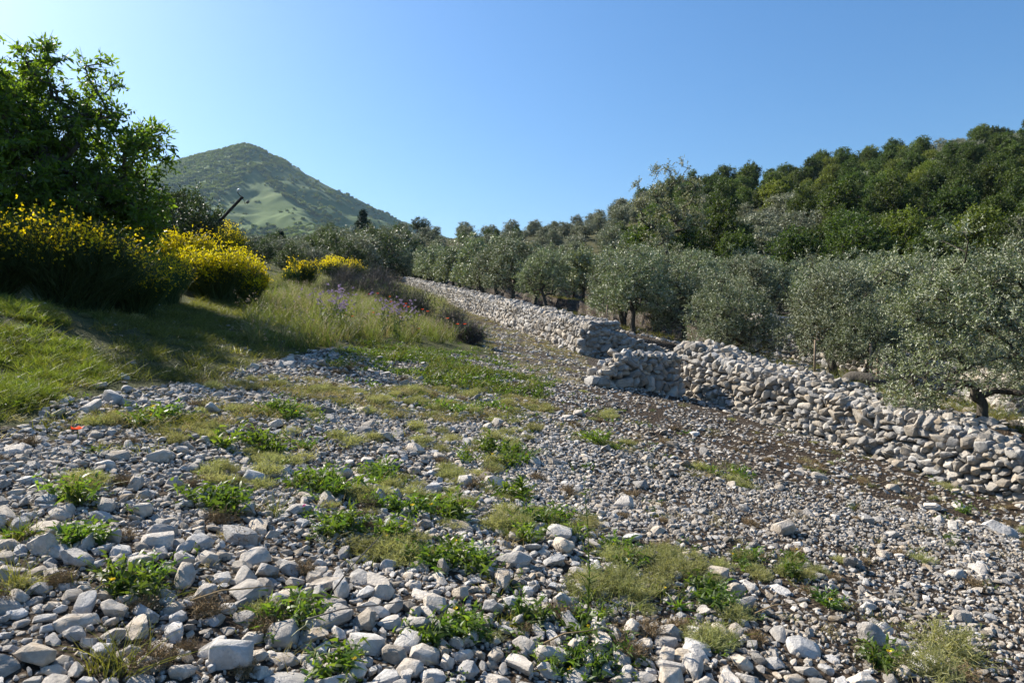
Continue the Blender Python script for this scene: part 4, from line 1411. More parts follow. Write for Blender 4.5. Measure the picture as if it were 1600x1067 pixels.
def stake(label, x, y, Y, h, w=.045):
    p = at(x, y, Y); z = Hs(p[0], Y)
    r = np.random.default_rng(int(x))
    V, F = polytube([(0, 0, -.15), (.01, 0, h * .5), (.03, .01, h)], [w, w * .95, w * .8], 7, .06, r)
    tag(mobj('wooden_stake', mesh('wooden_stake', V, F, M['stake'], smooth=False), None, (p[0], Y, z), (r.normal(0, .03), r.normal(0, .03), 0)), label, 'stake', 'wooden stakes among the olives', 'thing')


stake('thin wooden stake left of the thick olive trunk', 1273, 585, 17.2, .95, .03)
stake('dark wooden stake tied to the small young olive', 1360, 597, 16.8, 1.1, .04)
stake('pale wooden stake behind the young olive', 1371, 560, 21.0, 1.0, .05)
stake('thin stake near the leaning olive behind the wall end', 947, 505, 25.0, .9, .03)
# the old log lying by the trunk
r = np.random.default_rng(12)
Yl = 15.8
q0 = at(1316, 585, Yl); q1 = at(1385, 592, Yl - .4)
zl = Hs((q0[0] + q1[0]) / 2, Yl)
t = np.linspace(0, 1, 9)
Pl = np.column_stack([np.interp(t, [0, 1], [q0[0], q1[0]]), np.interp(t, [0, 1], [q0[1], q1[1]]) + .06 * np.sin(t * 5), zl + .14 + .05 * np.sin(t * 4)])
oo = np.array([Pl[4][0], Pl[4][1], zl])
V, F = polytube(Pl - oo, [.10, .17, .2, .19, .18, .17, .15, .12, .07], 10, .12, r)
tag(mobj('fallen_log', mesh('fallen_log', V, F, M['bark'], smooth=True), None, oo), 'old dark log lying at the foot of the thick olive', 'log', None, 'thing')

# ------------------------------------------------------------------ stones on the ground
r = np.random.default_rng(2024)


def trapezoid(n, y0, y1, side=.84, ex=2.2):
    n = int(n * 1.45); y0 = y0 - .7
    Y = r.uniform(y0 ** 1.35, y1 ** 1.35, n) ** (1 / 1.35); X = r.uniform(-1, 1, n) * (side * Y + ex)
    return X, Y


grid = {}
GC = .16
stones = []


def place(X, Y, Rr, dens, gap):
    keep = r.random(len(X)) < dens
    for x, y, q in zip(X[keep], Y[keep], Rr[keep]):
        cx_, cy_ = int(x // GC), int(y // GC)
        ok = True
        for a in (-2, -1, 0, 1, 2):
            for b in (-2, -1, 0, 1, 2):
                for (px_, py_, pr_) in grid.get((cx_ + a, cy_ + b), ()):
                    dq = gap * (q + pr_)
                    if (px_ - x) ** 2 + (py_ - y) ** 2 < dq * dq: ok = False; break
                if not ok: break
            if not ok: break
        if ok:
            grid.setdefault((cx_, cy_), []).append((x, y, q)); stones.append((x, y, q))


def leftness(X, Y):
    return 1 - sstep(-.9, .9, X - .5 - .1 * Y + 1.6 * (fbm(X / 1.3, Y / 1.3, 74) - .5))


def density(X, Y):
    jx = X + .35 * (fbm(X / .6, Y / .6, 61) - .5); jy = Y + .5 * (fbm(X / .6, Y / .6, 62) - .5)
    d = np.where(inpoly(jx, jy, FIELD), 1.0, .008)
    d = np.where(grove_d(X, Y) > -.08, 0, d)
    d = d * (1 - .5 * wetmask(X, Y))
    d = d * np.where(inpoly(X, Y, SOIL), .45, 1) * np.where(inpoly(X, Y, STRIP), .45, 1) * np.where(inpoly(X, Y, GREEN), .7, 1) * np.where(inpoly(jx, jy, DRYG), .75, 1)
    d = d * np.clip(.55 + 1.4 * fbm(X / .8, Y / .8, 66), 0, 1)
    return np.where(inpoly(X, Y, BANK) | inpoly(X, Y, MEADOW), .01, d)


# stones that stand out in the photograph: pixel, radius in pixels, (flattening, forced label)
marked = [(1222, 832, 20, 'large pale boulder lying alone on the right part of the scree'), (385, 945, 27, 'big pale block in the left foreground, fractured flat top'), (398, 888, 25, 'long pale stone leaning up, left of the foreground middle'),
          (362, 1055, 36, 'very large pale stone cut by the bottom picture edge'), (382, 803, 25, 'long flat whitish stone lying among the green weeds'), (537, 872, 17, 'upright pointed pale stone at the edge of the weeds'),
          (505, 925, 21, 'blocky pale stone in the middle of the foreground'), (690, 905, 18, 'dark brownish flat stone among the pale ones'), (772, 970, 17, 'upright rounded whitish stone in the foreground middle'),
          (640, 1060, 25, 'grey angular stone at the bottom picture edge'), (670, 975, 16, 'cube-like pale stone on bare soil'), (1280, 745, 15, 'pyramid-shaped stone near the foot of the wall'),
          (1492, 897, 21, 'grey boulder near the right edge of the scree'), (1528, 890, 17, 'grey boulder next to the one near the right edge'), (1560, 830, 24, 'broad whitish slab on the right side below the wall'),
          (1145, 970, 25, 'long pale slab lying over bare soil'), (1150, 1000, 18, 'pale slab just below the long one'), (194, 598, 11, 'single boulder in the grass on the left'), (155, 614, 10, 'smaller stone beside the boulder in the grass'),
          (225, 985, 24, 'dark-topped long stone in the left foreground'), (170, 925, 24, 'wedge-shaped pale stone in the left foreground'), (1217, 915, 16, 'bright white rounded stone on the right scree'),
          (975, 940, 12, 'rounded white stone beside the tall weed'), (790, 1000, 17, 'rounded pale stone in the bottom middle'), (833, 855, 18, 'broad pale stone at the crest of the foreground heap'), (880, 870, 18, 'second broad stone on the crest of the foreground heap'),
          (1490, 825, 14, 'dark grey angular stone below the right wall'), (1395, 760, 14, 'rounded grey stone close to the foot of the wall'), (1455, 790, 14, 'pale pointed stone on the brown soil by the wall'), (1498, 788, 12, 'rounded beige stone on the brown soil by the wall'),
          (1480, 1010, 14, 'stone half hidden in the grey-green tuft'), (475, 790, 14, 'rounded stone among the weeds left of the middle')]
mk_lab = {}
for x, y, pr, lb in marked:
    g_ = gpx(x, y); q = pr * g_[1] / FPX
    mk_lab[len(stones)] = lb
    stones.append((g_[0], g_[1], q)); grid.setdefault((int(g_[0] // GC), int(g_[1] // GC)), []).append((g_[0], g_[1], q))

X, Y = trapezoid(4200, 1.9, 12.5); heap = np.exp(-(((X - .25) / 1.3) ** 2 + ((Y - 3.3) / 1.4) ** 2))
place(X, Y, r.uniform(.052, .095, len(X)), density(X, Y) * (.05 + .5 * heap + .14 * (X < 0)), .74)
X, Y = trapezoid(44000, 1.9, 15.5)
place(X, Y, r.uniform(.028, .066, len(X)) * np.where(Y < 3.4, 1.05, .64), density(X, Y) * (.16 + .25 * sstep(.3, .6, fbm(X / 1.1, Y / 1.1, 68)) + .9 * leftness(X, Y)), .70)
X, Y = trapezoid(42000, 1.8, 12.5)
place(X, Y, r.uniform(.018, .036, len(X)), density(X, Y) * (.08 + .46 * sstep(.40, .66, fbm(X / .8, Y / .8, 69)) + .6 * leftness(X, Y)), .74)
# gravel on the entrance and along the long wall
gp = wpoly([(700, 470), (915, 558), (935, 604), (800, 604), (770, 560), (735, 520), (690, 465)])
X = r.uniform(-4, 4, 16000); Y = r.uniform(12, 32, 16000); k = inpoly(X, Y, gp) & (grove_d(X, Y) < -.1)
place(X[k], Y[k], r.uniform(.025, .06, k.sum()), .10 + .5 * sstep(.45, .7, fbm(X[k] / .8, Y[k] / .8, 77)), .7)
# loose stones in the grove between the terraces
X = r.uniform(2, 16, 9000); Y = r.uniform(9, 30, 9000); dg = grove_d(X, Y); k = (dg > 1.1) & (X / Y < .82)
place(X[k], Y[k], r.uniform(.05, .12, k.sum()), .35 + .5 * (fbm(X[k] / 2, Y[k] / 2, 71) > .5), .75)
# rubble at the foot of the walls
for seg in ((WB, WA, 260), (WE, WE + (WF - WE) * .25, 260), (np.array([1.7, 13.8]), np.array([3.4, 14.6]), 60)):
    t = r.random(seg[2]); b = seg[0] + (seg[1] - seg[0]) * t[:, None]; d_ = unit(seg[1] - seg[0]); nb = np.array([-d_[1], d_[0]])
    q = b + nb * (.06 + r.exponential(.22, seg[2]))[:, None]
    place(q[:, 0], q[:, 1], r.uniform(.03, .10, seg[2]), np.full(seg[2], .9), .6)

S = np.array(stones)
print('stones', len(S))
Z = H(S[:, 0], S[:, 1])
# pebbles between the stones, near the viewer only
X, Y = trapezoid(60000, 1.7, 8.0); dn = density(X, Y); k = r.random(len(X)) < dn * (.25 + .4 * sstep(.35, .6, fbm(X / .7, Y / .7, 78)) + .25 * leftness(X, Y))
X, Y = X[k], Y[k]
pebz = H(X, Y); pr_ = r.uniform(.006, .017, len(X)) * (.7 + .1 * Y)
PE = np.column_stack([X, Y, pebz + pr_ * .2])
# tilt with the slope, lie on the broad side
rot = np.column_stack([r.normal(0, .30, len(S)), r.normal(0, .30, len(S)), r.uniform(0, 6.28, len(S))])
scl = S[:, 2:3] * np.column_stack([r.uniform(.95, 1.3, len(S)), r.uniform(.8, 1.1, len(S)), r.uniform(.65, 1.1, len(S))])
zc = Z + scl[:, 2] * r.uniform(-.12, .40, len(S))
far = S[:, 2] / S[:, 1]
inview = (np.abs(S[:, 0] / S[:, 1]) < .76) & ((CAMH - zc) / S[:, 1] < .51)
score = np.where(inview, far, 0)
score[:len(marked)] = 9
order = np.argsort(-score)
ind = order[:len(marked) + 262]
for i in ind:
    j = int(r.integers(len(ROCK_HI)))
    o = mobj('limestone_rock', ROCK_HI[j], None, (S[i, 0], S[i, 1], zc[i]), rot[i], scl[i])
    if i in mk_lab:
        tag(o, mk_lab[i], 'stone', 'loose limestone stones of the scree', 'thing')
    else:
        side = 'left foreground' if S[i, 0] < -.6 else ('bottom middle of the foreground' if S[i, 0] < .9 else 'right foreground')
        tag(o, 'pale angular limestone among many alike in the %s' % side, 'stone', 'loose limestone stones of the scree', 'thing')
rest = order[len(ind):]
protos = [('rock', me) for me in ROCK_LO + ROCK_EARTH]


def stone_kind(X, Y):
    e = r.random(len(X)) < .20 + .42 * (1 - leftness(X, Y))
    return np.where(e, r.integers(len(ROCK_LO), len(protos), len(X)), r.integers(0, len(ROCK_LO), len(X)))


scatter('gravel', np.column_stack([S[rest, :2], zc[rest]]), rot[rest], scl[rest], stone_kind(S[rest, 0], S[rest, 1]), protos, 'pale limestone rubble spread over the whole slope', 'rubble')
pi_ = stone_kind(PE[:, 0], PE[:, 1]); pi_ = np.where(pi_ < 6, pi_ + 6, pi_)
scatter('pebbles', PE, r.uniform(0, 6.28, (len(PE), 3)), pr_[:, None] * r.uniform(.7, 1.3, (len(PE), 3)), pi_, protos, 'fine pebbles between the larger stones', 'gravel')

# ------------------------------------------------------------------ small plants: forms
def grass_form(seed, n, h, w, spread, lean, mat, heads=0):
    r = np.random.default_rng(seed)
    b = np.column_stack([r.normal(0, spread, (n, 2)), np.full(n, -.01)])
    d = np.column_stack([r.normal(0, lean, (n, 2)), np.ones(n)])
    bend = np.column_stack([d[:, 0] * .7 + r.normal(0, .12, n), d[:, 1] * .7 + r.normal(0, .12, n), -np.abs(r.normal(.12, .1, n))])
    ln = h * r.uniform(.45, 1.1, n)
    V, F = blades_vf(b, d, ln, w, bend, r, 3)
    if not heads: return mesh('grass_tuft', V, F, mat)
    k = r.choice(n, heads, replace=False)
    tip = b[k] + unit(d[k]) * ln[k][:, None] + bend[k] * ln[k][:, None]
    q = 7
    tp = np.repeat(tip, q, 0) + r.normal(0, 1, (heads * q, 3)) * np.array([.008, .008, .03]) * (h / .5)
    V2, F2 = leaves_vf(tp, rand_unit(len(tp), r) + np.array([0, 0, .8]), .022 * h / .5, .009 * h / .5, r)
    Vj, Fj = joinm([(V, F), (V2, F2)])
    return mesh('grass_tuft', Vj, Fj, [mat, M['seed']], np.concatenate([np.zeros(len(F)), np.ones(len(F2))]))


def weed_form(seed, n_st, h, ll, lw, mat, per=9, flower=None, nf=0, spread=.03):
    """leafy stems fanning out"""
    r = np.random.default_rng(seed)
    b = np.column_stack([r.normal(0, spread, (n_st, 2)), np.full(n_st, -.01)])
    d = np.column_stack([r.normal(0, .55, (n_st, 2)), np.ones(n_st)]); d = unit(d)
    ln = h * r.uniform(.5, 1.1, n_st)
    V1, F1 = blades_vf(b, d, ln, .006, np.column_stack([d[:, :2] * .2, -.05 * np.ones(n_st)]), r, 3)
    t = np.tile(np.linspace(.15, 1, per), n_st)
    p_ = np.repeat(b, per, 0) + np.repeat(d * ln[:, None], per, 0) * t[:, None] + np.repeat(np.column_stack([d[:, :2] * .2, -.05 * np.ones(n_st)]) * ln[:, None], per, 0) * (t * t)[:, None]
    ld = np.repeat(d, per, 0) * .5 + rand_unit(len(p_), r) * .8 + np.array([0, 0, .15])
    sc_ = r.uniform(.6, 1.2, len(p_)) * (1.15 - .5 * t)
    # folded two-quad leaves that arch over
    V2, F2 = blades_vf(p_, ld, ll * sc_, lw * sc_, np.column_stack([ld[:, :2] * .2, -.35 * np.ones(len(p_))]), r, 3)
    parts = [(V1, F1), (V2, F2)]; mi = [np.zeros(len(F1) + len(F2))]
    if nf:
        k = r.choice(n_st, nf); fp = b[k] + d[k] * ln[k][:, None] * 1.08 + np.array([0, 0, .01])
        V3, F3 = leaves_vf(np.repeat(fp, 5, 0), rand_unit(nf * 5, r) + np.array([0, 0, .4]), .016, .012, r)
        parts.append((V3, F3)); mi.append(np.ones(len(F3)))
    V, F = joinm(parts)
    return mesh('weed', V, F, [mat] + ([flower] if nf else []), np.concatenate(mi))


def tuft_form(seed, rx, h, n, mat, fine=.003):
    """feathery dome of hair-fine branching stems"""
    r = np.random.default_rng(seed)
    d = rand_unit(n, r); d[:, 2] = np.abs(d[:, 2]) + .15
    tip = unit(d) * np.array([rx, rx, h]) * r.uniform(.55, 1.05, n)[:, None]
    b = np.column_stack([r.normal(0, rx * .22, (n, 2)), np.full(n, -.01)])
    V1, F1 = blades_vf(b, tip - b, np.linalg.norm(tip - b, axis=1), fine, rand_unit(n, r) * .12, r, 2)
    k = 6
    tp = np.repeat(b, k, 0) + np.repeat(tip - b, k, 0) * r.uniform(.45, 1.05, (n * k, 1))
    V2, F2 = blades_vf(tp, rand_unit(n * k, r) + np.array([0, 0, .4]), r.uniform(.012, .035, n * k) * (rx / .14), fine * .9, np.zeros((n * k, 3)), r, 1)
    V3, F3 = leaves_vf(tp, rand_unit(n * k, r), .006 * (rx / .14) ** .5, .004, r)
    V, F = joinm([(V1, F1), (V2, F2), (V3, F3)])
    return mesh('tuft', V, F, mat)


def rosette_form(seed, n, ll, lw, mat):
    r = np.random.default_rng(seed)
    a = r.uniform(0, 6.28, n); el = r.uniform(.25, 1.3, n)
    d = np.column_stack([np.cos(a) * np.cos(el), np.sin(a) * np.cos(el), np.sin(el)])
    V, F = blades_vf(np.column_stack([r.normal(0, .012, (n, 2)), np.zeros(n)]), d, ll * r.uniform(.6, 1.1, n), lw, np.column_stack([d[:, :2] * .15, -.3 * np.ones(n)]), r, 3)
    return mesh('rosette', V, F, mat)


GRASS = [grass_form(600 + i, 34, .24, .0055, .035, .34, M['grass']) for i in range(4)]
GRASS_BANK = [grass_form(605 + i, 46, .20, .0065, .05, .36, M['bank']) for i in range(4)]
GRASS_TALL = [grass_form(610 + i, 40, .62, .007, .07, .22, M['meadow'] if i < 4 else M['dry_grass'], 5) for i in range(5)]
GRASS_DRY = [grass_form(620 + i, 40, .11, .004, .06, .5, M['dry_grass']) for i in range(3)]
GRASS_LOW = [grass_form(630 + i, 44, .11, .005, .06, .5, M['grass']) for i in range(3)]
GRASS_BIG = [grass_form(640 + i, 46, .42, .006, .05, .3, M['grass'], 6) for i in range(3)]
WEED = [weed_form(650 + i, 9 + i, .13 + .02 * (i % 3), .065, .019, M['weed'], 8, M['yellow'], 1 if i % 3 == 0 else 0) for i in range(6)]
ROS = [rosette_form(670 + i, 22, .13, .020, M['weed']) for i in range(4)]
PALE = [tuft_form(680 + i, .16, .085 + .02 * (i % 3), 130, M['pale_tuft']) for i in range(5)]
DRYT = [tuft_form(690 + i, .12, .10, 130, M['dry_stalk'], .0025) for i in range(3)]
COVER = [weed_form(700 + i, 10, .075, .032, .016, M['ground_cover'], 6, None, 0, .06) for i in range(4)]


def ground_pts(n, poly=None, dens=None, y0=1.8, y1=40):
    if poly is not None:
        lo, hi = poly.min(0), poly.max(0); X = r.uniform(lo[0], hi[0], n); Y = r.uniform(lo[1], hi[1], n); k = inpoly(X, Y, poly)
        X, Y = X[k], Y[k]
    else:
        X, Y = trapezoid(n, y0, y1)
    if dens is not None:
        k = r.random(len(X)) < dens(X, Y); X, Y = X[k], Y[k]
    k = (grove_d(X, Y) < -.15) & (np.abs(X) < .84 * Y + 2.2)
    return X[k], Y[k]


def grass_scatter(name, X, Y, forms, s0, s1, label, cat='grass'):
    n = len(X)
    sc = r.uniform(s0, s1, n)[:, None] * np.column_stack([r.uniform(.9, 1.3, (n, 2)), r.uniform(.75, 1.2, n)])
    scatter(name, np.column_stack([X, Y, H(X, Y)]), np.column_stack([r.normal(0, .1, (n, 2)), r.uniform(0, 6.28, n)]), sc, r.integers(0, len(forms), n), [(name + '_tuft', f) for f in forms], label, cat)


r = np.random.default_rng(31)
# left bank, track and everything grassy
X, Y = ground_pts(9000, BANK, lambda X, Y: .12 + .88 * sstep(.42, .6, fbm(X / .45, Y / .45, 80)))
grass_scatter('bank_grass', X, Y, GRASS_BANK + GRASS_LOW + COVER[:3], .4, .85, 'lush sunlit grass on the bank at the left edge')
X, Y = ground_pts(20000, TRACK, lambda X, Y: .35 + .6 * (fbm(X / 1.2, Y / 1.2, 81) > .45))
grass_scatter('track_grass', X, Y, GRASS_LOW, .7, 1.4, 'short grass of the shady track under the broom')
big = wpoly([(-400, 520), (0, 500), (200, 470), (420, 425), (560, 424), (640, 447), (700, 480), (560, 538), (400, 575), (200, 610), (0, 660), (-400, 690)])
X, Y = ground_pts(14000, big, lambda X, Y: .4 + .5 * fbm(X / 2, Y / 2, 83))
grass_scatter('rough_grass', X, Y, GRASS + GRASS_LOW * 2, .5, .95, 'rough grass between track and meadow')
X, Y = ground_pts(9000, MEADOW, lambda X, Y: .35 + .65 * (fbm(X / 1.5, Y / 1.5, 85) > .42))
grass_scatter('meadow_grass', X, Y, GRASS_TALL, .55, 1.1, 'tall seeding meadow grass with flowers in it')
X, Y = ground_pts(15000, DRYG, lambda X, Y: sstep(.44, .66, fbm(X / .45, Y / .45, 87)) * .38)
grass_scatter('dry_grass', X, Y, GRASS_DRY * 2 + GRASS_LOW + PALE[:1], .4, 1.0, 'low dry yellowish turf between the stones')
GREENW = wpoly([(500, 570), (560, 535), (640, 530), (800, 548), (860, 600), (850, 625), (740, 612), (600, 618), (520, 610)])
gc = GREEN.mean(0)
X, Y = ground_pts(9000, GREENW, lambda X, Y: .5 * sstep(.40, .62, fbm(X / .6, Y / .6, 88)) * np.clip(1.35 - np.hypot((X - gc[0]) / 2.1, (Y - gc[1]) / 2.6), 0.05, 1))
grass_scatter('green_weeds', X, Y, COVER + GRASS_LOW[:1], .9, 1.9, 'bright green carpet of low weeds beyond the scree', 'weeds')
X, Y = ground_pts(17000, None, lambda X, Y: .75 * blobmask(X, Y, WEED_B, .9) + .10 * blobmask(X, Y, PALE_B, .8) + .012, 1.9, 13)
grass_scatter('scree_weeds', X, Y, COVER + GRASS_LOW + GRASS_DRY[:2] + PALE[:1], .45, 1.05, 'low green growth between the stones of the scree', 'weeds')
X, Y = ground_pts(9000, gp, lambda X, Y: .25 + .6 * sstep(.4, .6, fbm(X / 1.0, Y / 1.0, 92)))
grass_scatter('entrance_grass', X, Y, GRASS_DRY + GRASS_LOW[:1], .5, 1.1, 'thin dry grass on the dusty entrance between the walls')
X, Y = ground_pts(2600, None, lambda X, Y: .22 * (fbm(X / .9, Y / .9, 98) > .5) * inpoly(X, Y, FIELD), 2.0, 11)
grass_scatter('dry_litter', X, Y, DRYT + GRASS_DRY, .35, .9, 'dry brown stalks and litter caught between the stones', 'litter')
# grass in the grove
X = r.uniform(2, 30, 9000); Y = r.uniform(9, 55, 9000); k = (grove_d(X, Y) > 1.2) & (X / Y < .82) & (fbm(X / 2.2, Y / 2.2, 90) > .48)
grass_scatter('grove_grass', X[k], Y[k], GRASS_DRY + GRASS[:2], .9, 1.6, 'dry and green grass under the olive trees')

# ------------------------------------------------------------------ single plants
def near_word(x, y):
    v = 'left part' if x < 430 else 'middle' if x < 1000 else 'right part'
    return v


def put(name, me, x, y, s, label, cat, group):
    g_ = gpx(x, y)
    o = mobj(name, me, None, (g_[0], g_[1], Hs(*g_)), (r.normal(0, .08), r.normal(0, .08), r.uniform(0, 6.28)), (s * r.uniform(.9, 1.15), s * r.uniform(.9, 1.15), s))
    return tag(o, label, cat, group, 'thing')


k = 0
for (x, y, s, lb) in [(815, 790, 1.0, 'tall bright green weed with long narrow leaves, alone at the edge of dark soil')]:
    g_ = gpx(x, y)
    rr_ = np.random.default_rng(3)
    root = tag(empty('tall_weed', (g_[0], g_[1], Hs(*g_))), lb, 'weed', None, 'thing')
    n = 60
    t = rr_.uniform(.15, 1, n); a = rr_.uniform(0, 6.28, n)
    V, F = blades_vf(np.column_stack([np.zeros(n), np.zeros(n), t * .2]), np.column_stack([np.cos(a), np.sin(a), .35 + .7 * t]), .12 * rr_.uniform(.7, 1.1, n), .016, np.column_stack([np.zeros((n, 2)), -.35 * np.ones(n)]), rr_, 3)
    mobj('leaves', mesh('leaves', V, F, M['weed']), root)
    V, F = polytube([(0, 0, -.02), (.004, 0, .1), (0, .004, .22)], [.005, .004, .002], 6)
    mobj('stem', mesh('stem', V, F, M['weed'], smooth=True), root)

for (bx, by, brx, bry), nn in zip([(620, 872, 42, 18), (440, 715, 60, 14), (355, 748, 55, 14), (300, 690, 60, 10), (450, 606, 80, 10), (640, 632, 110, 12), (700, 790, 28, 14), (800, 684, 46, 14), (560, 690, 36, 10),
                (770, 612, 80, 8), (830, 838, 80, 18), (700, 740, 50, 14), (1100, 1020, 46, 20), (950, 930, 60, 30), (1060, 905, 60, 14), (150, 757, 40, 8), (660, 690, 40, 14), (940, 650, 50, 8), (560, 780, 60, 18), (1180, 890, 40, 10), (1010, 880, 50, 14)],
               [6, 11, 9, 6, 10, 13, 4, 9, 5, 9, 13, 9, 7, 12, 10, 4, 8, 5, 10, 5, 9]):
    for q in range(nn):
        x = bx + r.normal(0, brx * .6); y = by + r.normal(0, bry * .6)
        put('pale_tuft', PALE[r.integers(5)], x, y, r.uniform(.5, 1.05), 'feathery pale green tuft growing between the stones, %s of the scree' % near_word(x, y), 'tuft', 'feathery pale tufts on the scree')
put('pale_tuft', PALE[0], 620, 880, 1.25, 'largest feathery pale yellow-green tuft, rounded, in the foreground middle', 'tuft', None)
put('pale_tuft', PALE[1], 1478, 1015, 1.75, 'broad grey-green feathery tuft near the bottom right corner', 'tuft', None)
put('pale_tuft', PALE[2], 1455, 1062, 1.5, 'grey-green tuft at the bottom edge, right side', 'tuft', None)
for (x, y, s) in [(440, 975, .9), (415, 1000, .8), (300, 760, .6), (820, 1000, .5), (1060, 990, .8), (960, 1010, .9), (1180, 1010, .7), (1260, 920, .6), (470, 900, .8), (880, 980, .8), (1300, 905, .6), (990, 1040, .9), (1350, 880, .5), (560, 640, .6), (520, 608, .9), (1180, 690, .7), (740, 760, .9), (690, 720, .8), (1010, 1000, .9)]:
    put('dry_tuft', DRYT[r.integers(3)], x, y, s, 'small brown withered tuft on bare soil between the stones', 'tuft', 'withered brown tufts')
wl_ = [(815, 778, 18, 12, 2), (200, 942, 32, 14, 6), (130, 865, 28, 12, 5), (112, 792, 14, 8, 2), (700, 884, 46, 16, 9), (745, 905, 20, 10, 3), (810, 852, 22, 10, 4), (460, 960, 26, 12, 3), (430, 992, 22, 14, 3),
       (820, 982, 22, 14, 3), (900, 1045, 44, 14, 6), (500, 770, 46, 16, 8), (600, 745, 30, 12, 5), (540, 832, 40, 12, 6), (450, 652, 50, 9, 8), (30, 855, 16, 10, 2), (660, 1012, 20, 10, 2), (720, 1004, 26, 12, 4),
       (360, 800, 34, 10, 5), (335, 792, 30, 9, 4), (1240, 872, 18, 8, 2), (1232, 892, 14, 8, 2), (1292, 942, 12, 8, 2), (1372, 1048, 20, 10, 3), (1165, 872, 12, 8, 2), (860, 822, 46, 16, 8), (520, 1060, 20, 8, 2), (740, 640, 80, 9, 8),
       (780, 712, 50, 12, 8), (420, 690, 60, 12, 8), (240, 655, 60, 8, 5), (1100, 950, 60, 22, 6), (960, 870, 30, 14, 4), (600, 850, 40, 12, 5), (1500, 795, 8, 5, 1), (950, 690, 40, 9, 5), (1130, 740, 30, 8, 3), (650, 800, 70, 30, 8), (950, 1000, 60, 30, 5)]
for bx, by, brx, bry, nn in wl_:
    for q in range(nn):
        x = bx + r.normal(0, brx * .55); y = by + r.normal(0, bry * .55)
        if q == 0 and by > 840 and r.random() < .8:
            put('rosette_weed', ROS[r.integers(4)], x, y, r.uniform(.7, 1.2), 'bright green rosette of narrow leaves among the stones, %s of the foreground' % near_word(x, y), 'weed', 'narrow-leaved rosettes in the foreground')
        else:
            put('leafy_weed', WEED[r.integers(6)], x, y, r.uniform(.65, 1.2) * (.9 if by > 800 else 1.15), 'small leafy green weed between the stones, %s of the scree' % near_word(x, y), 'weed', 'leafy weeds on the scree')
for (x, y, s, lb) in [(190, 1075, .6, 'big grass clump with foxtail heads at the bottom edge, left'), (120, 800, .5, 'fresh grass clump in the left part of the scree'), (20, 940, .5, 'grass clump at the left edge in the foreground'), (35, 860, .5, 'small grass clump near the left edge'),
                      (505, 610, .5, 'yellowish grass clump by the dark burnt stone'), (1330, 790, .35, 'thin grass clump beside the boulders below the wall'), (430, 810, .5, 'grass clump beside the pink flower'), (150, 1070, .42, 'smaller foxtail grass clump at the bottom edge, left'), (760, 770, .4, 'grass clump left of the tall bright weed')]:
    put('grass_clump', GRASS_BIG[r.integers(3)], x, y, s, lb, 'grass clump', 'grass clumps on the scree')

# tall thin stalk plant right of the middle
g_ = gpx(918, 985); rr_ = np.random.default_rng(8)
root = tag(empty('stalk_plant', (g_[0], g_[1], Hs(*g_))), 'tall thin upright stalk with tiny leaves right of the foreground middle', 'plant', None, 'thing')
V, F = polytube([(0, 0, -.02), (.01, 0, .25), (.0, .01, .5), (-.02, 0, .72)], [.004, .0035, .0025, .0012], 6)
mobj('stem', mesh('stem', V, F, M['weed'], smooth=True), root)
n = 70; t = rr_.uniform(.05, 1, n)
V, F = blades_vf(np.column_stack([np.interp(t, [0, .35, .7, 1], [0, .01, 0, -.02]), np.zeros(n), t * .72]), rand_unit(n, rr_) + np.array([0, 0, .6]), .07 * rr_.uniform(.4, 1.2, n) * (1.2 - .6 * t), .006, np.zeros((n, 3)), rr_, 2)
mobj('leaves', mesh('leaves', V, F, M['weed']), root)

# ------------------------------------------------------------------ flowers
def poppy(x, y, Y, h, size, label, group='poppies in the meadow'):
    p_ = at(x, y, Y); z = Hs(p_[0], Y)
    hh = h if h else max(.15, p_[2] - z)
    root = tag(empty('poppy', (p_[0], Y, z)), label, 'poppy', group, 'thing')
    V, F = polytube([(0, 0, 0), (.01, .0, hh * .5), (0, 0, hh)], [.004, .0035, .003], 5)
    mobj('stem', mesh('stem', V, F, M['weed'], smooth=True), root)
    for q in range(5):
        a = q * 1.257 + x
        d = np.array([math.cos(a), math.sin(a), .55])
        up_ = np.array([[0, 0, 1.]])
        V, F = leaves_vf(np.array([[0, 0, hh - .005]]), d[None], size, size * 1.1, r, .12, up_)
        mobj('petal', mesh('petal', V, F, M['poppy']), root)


for i, (x, y, Y) in enumerate([(609, 463, 24), (611, 471, 23), (634, 474, 22), (638, 479, 21), (660, 483, 20), (668, 486, 20), (654, 513, 17.5), (699, 497, 19), (715, 506, 18), (726, 506, 18), (541, 500, 18.5), (550, 500, 18.5), (577, 459, 26), (590, 458, 26), (583, 488, 20), (632, 478, 21)]):
    poppy(x, y, Y, None, .055, 'red poppy standing in the tall grass of the meadow')
g_ = gpx(120, 694)
poppy(120, 688, g_[1], .09, .05, 'lone orange-red poppy low on the stones at the left', None)
g_ = gpx(476, 822)
root = tag(empty('pink_flower', (g_[0], g_[1], Hs(*g_))), 'tiny magenta flower among grass blades in the foreground weeds', 'flower', None, 'thing')
V, F = polytube([(0, 0, 0), (.004, 0, .05), (0, 0, .10)], [.002, .002, .0015], 5); mobj('stem', mesh('stem', V, F, M['weed']), root)
V, F = leaves_vf(np.tile([[0, 0, .1]], (6, 1)), rand_unit(6) + np.array([0, 0, .4]), .016, .014, rng); mobj('petals', mesh('petals', V, F, M['pink']), root)


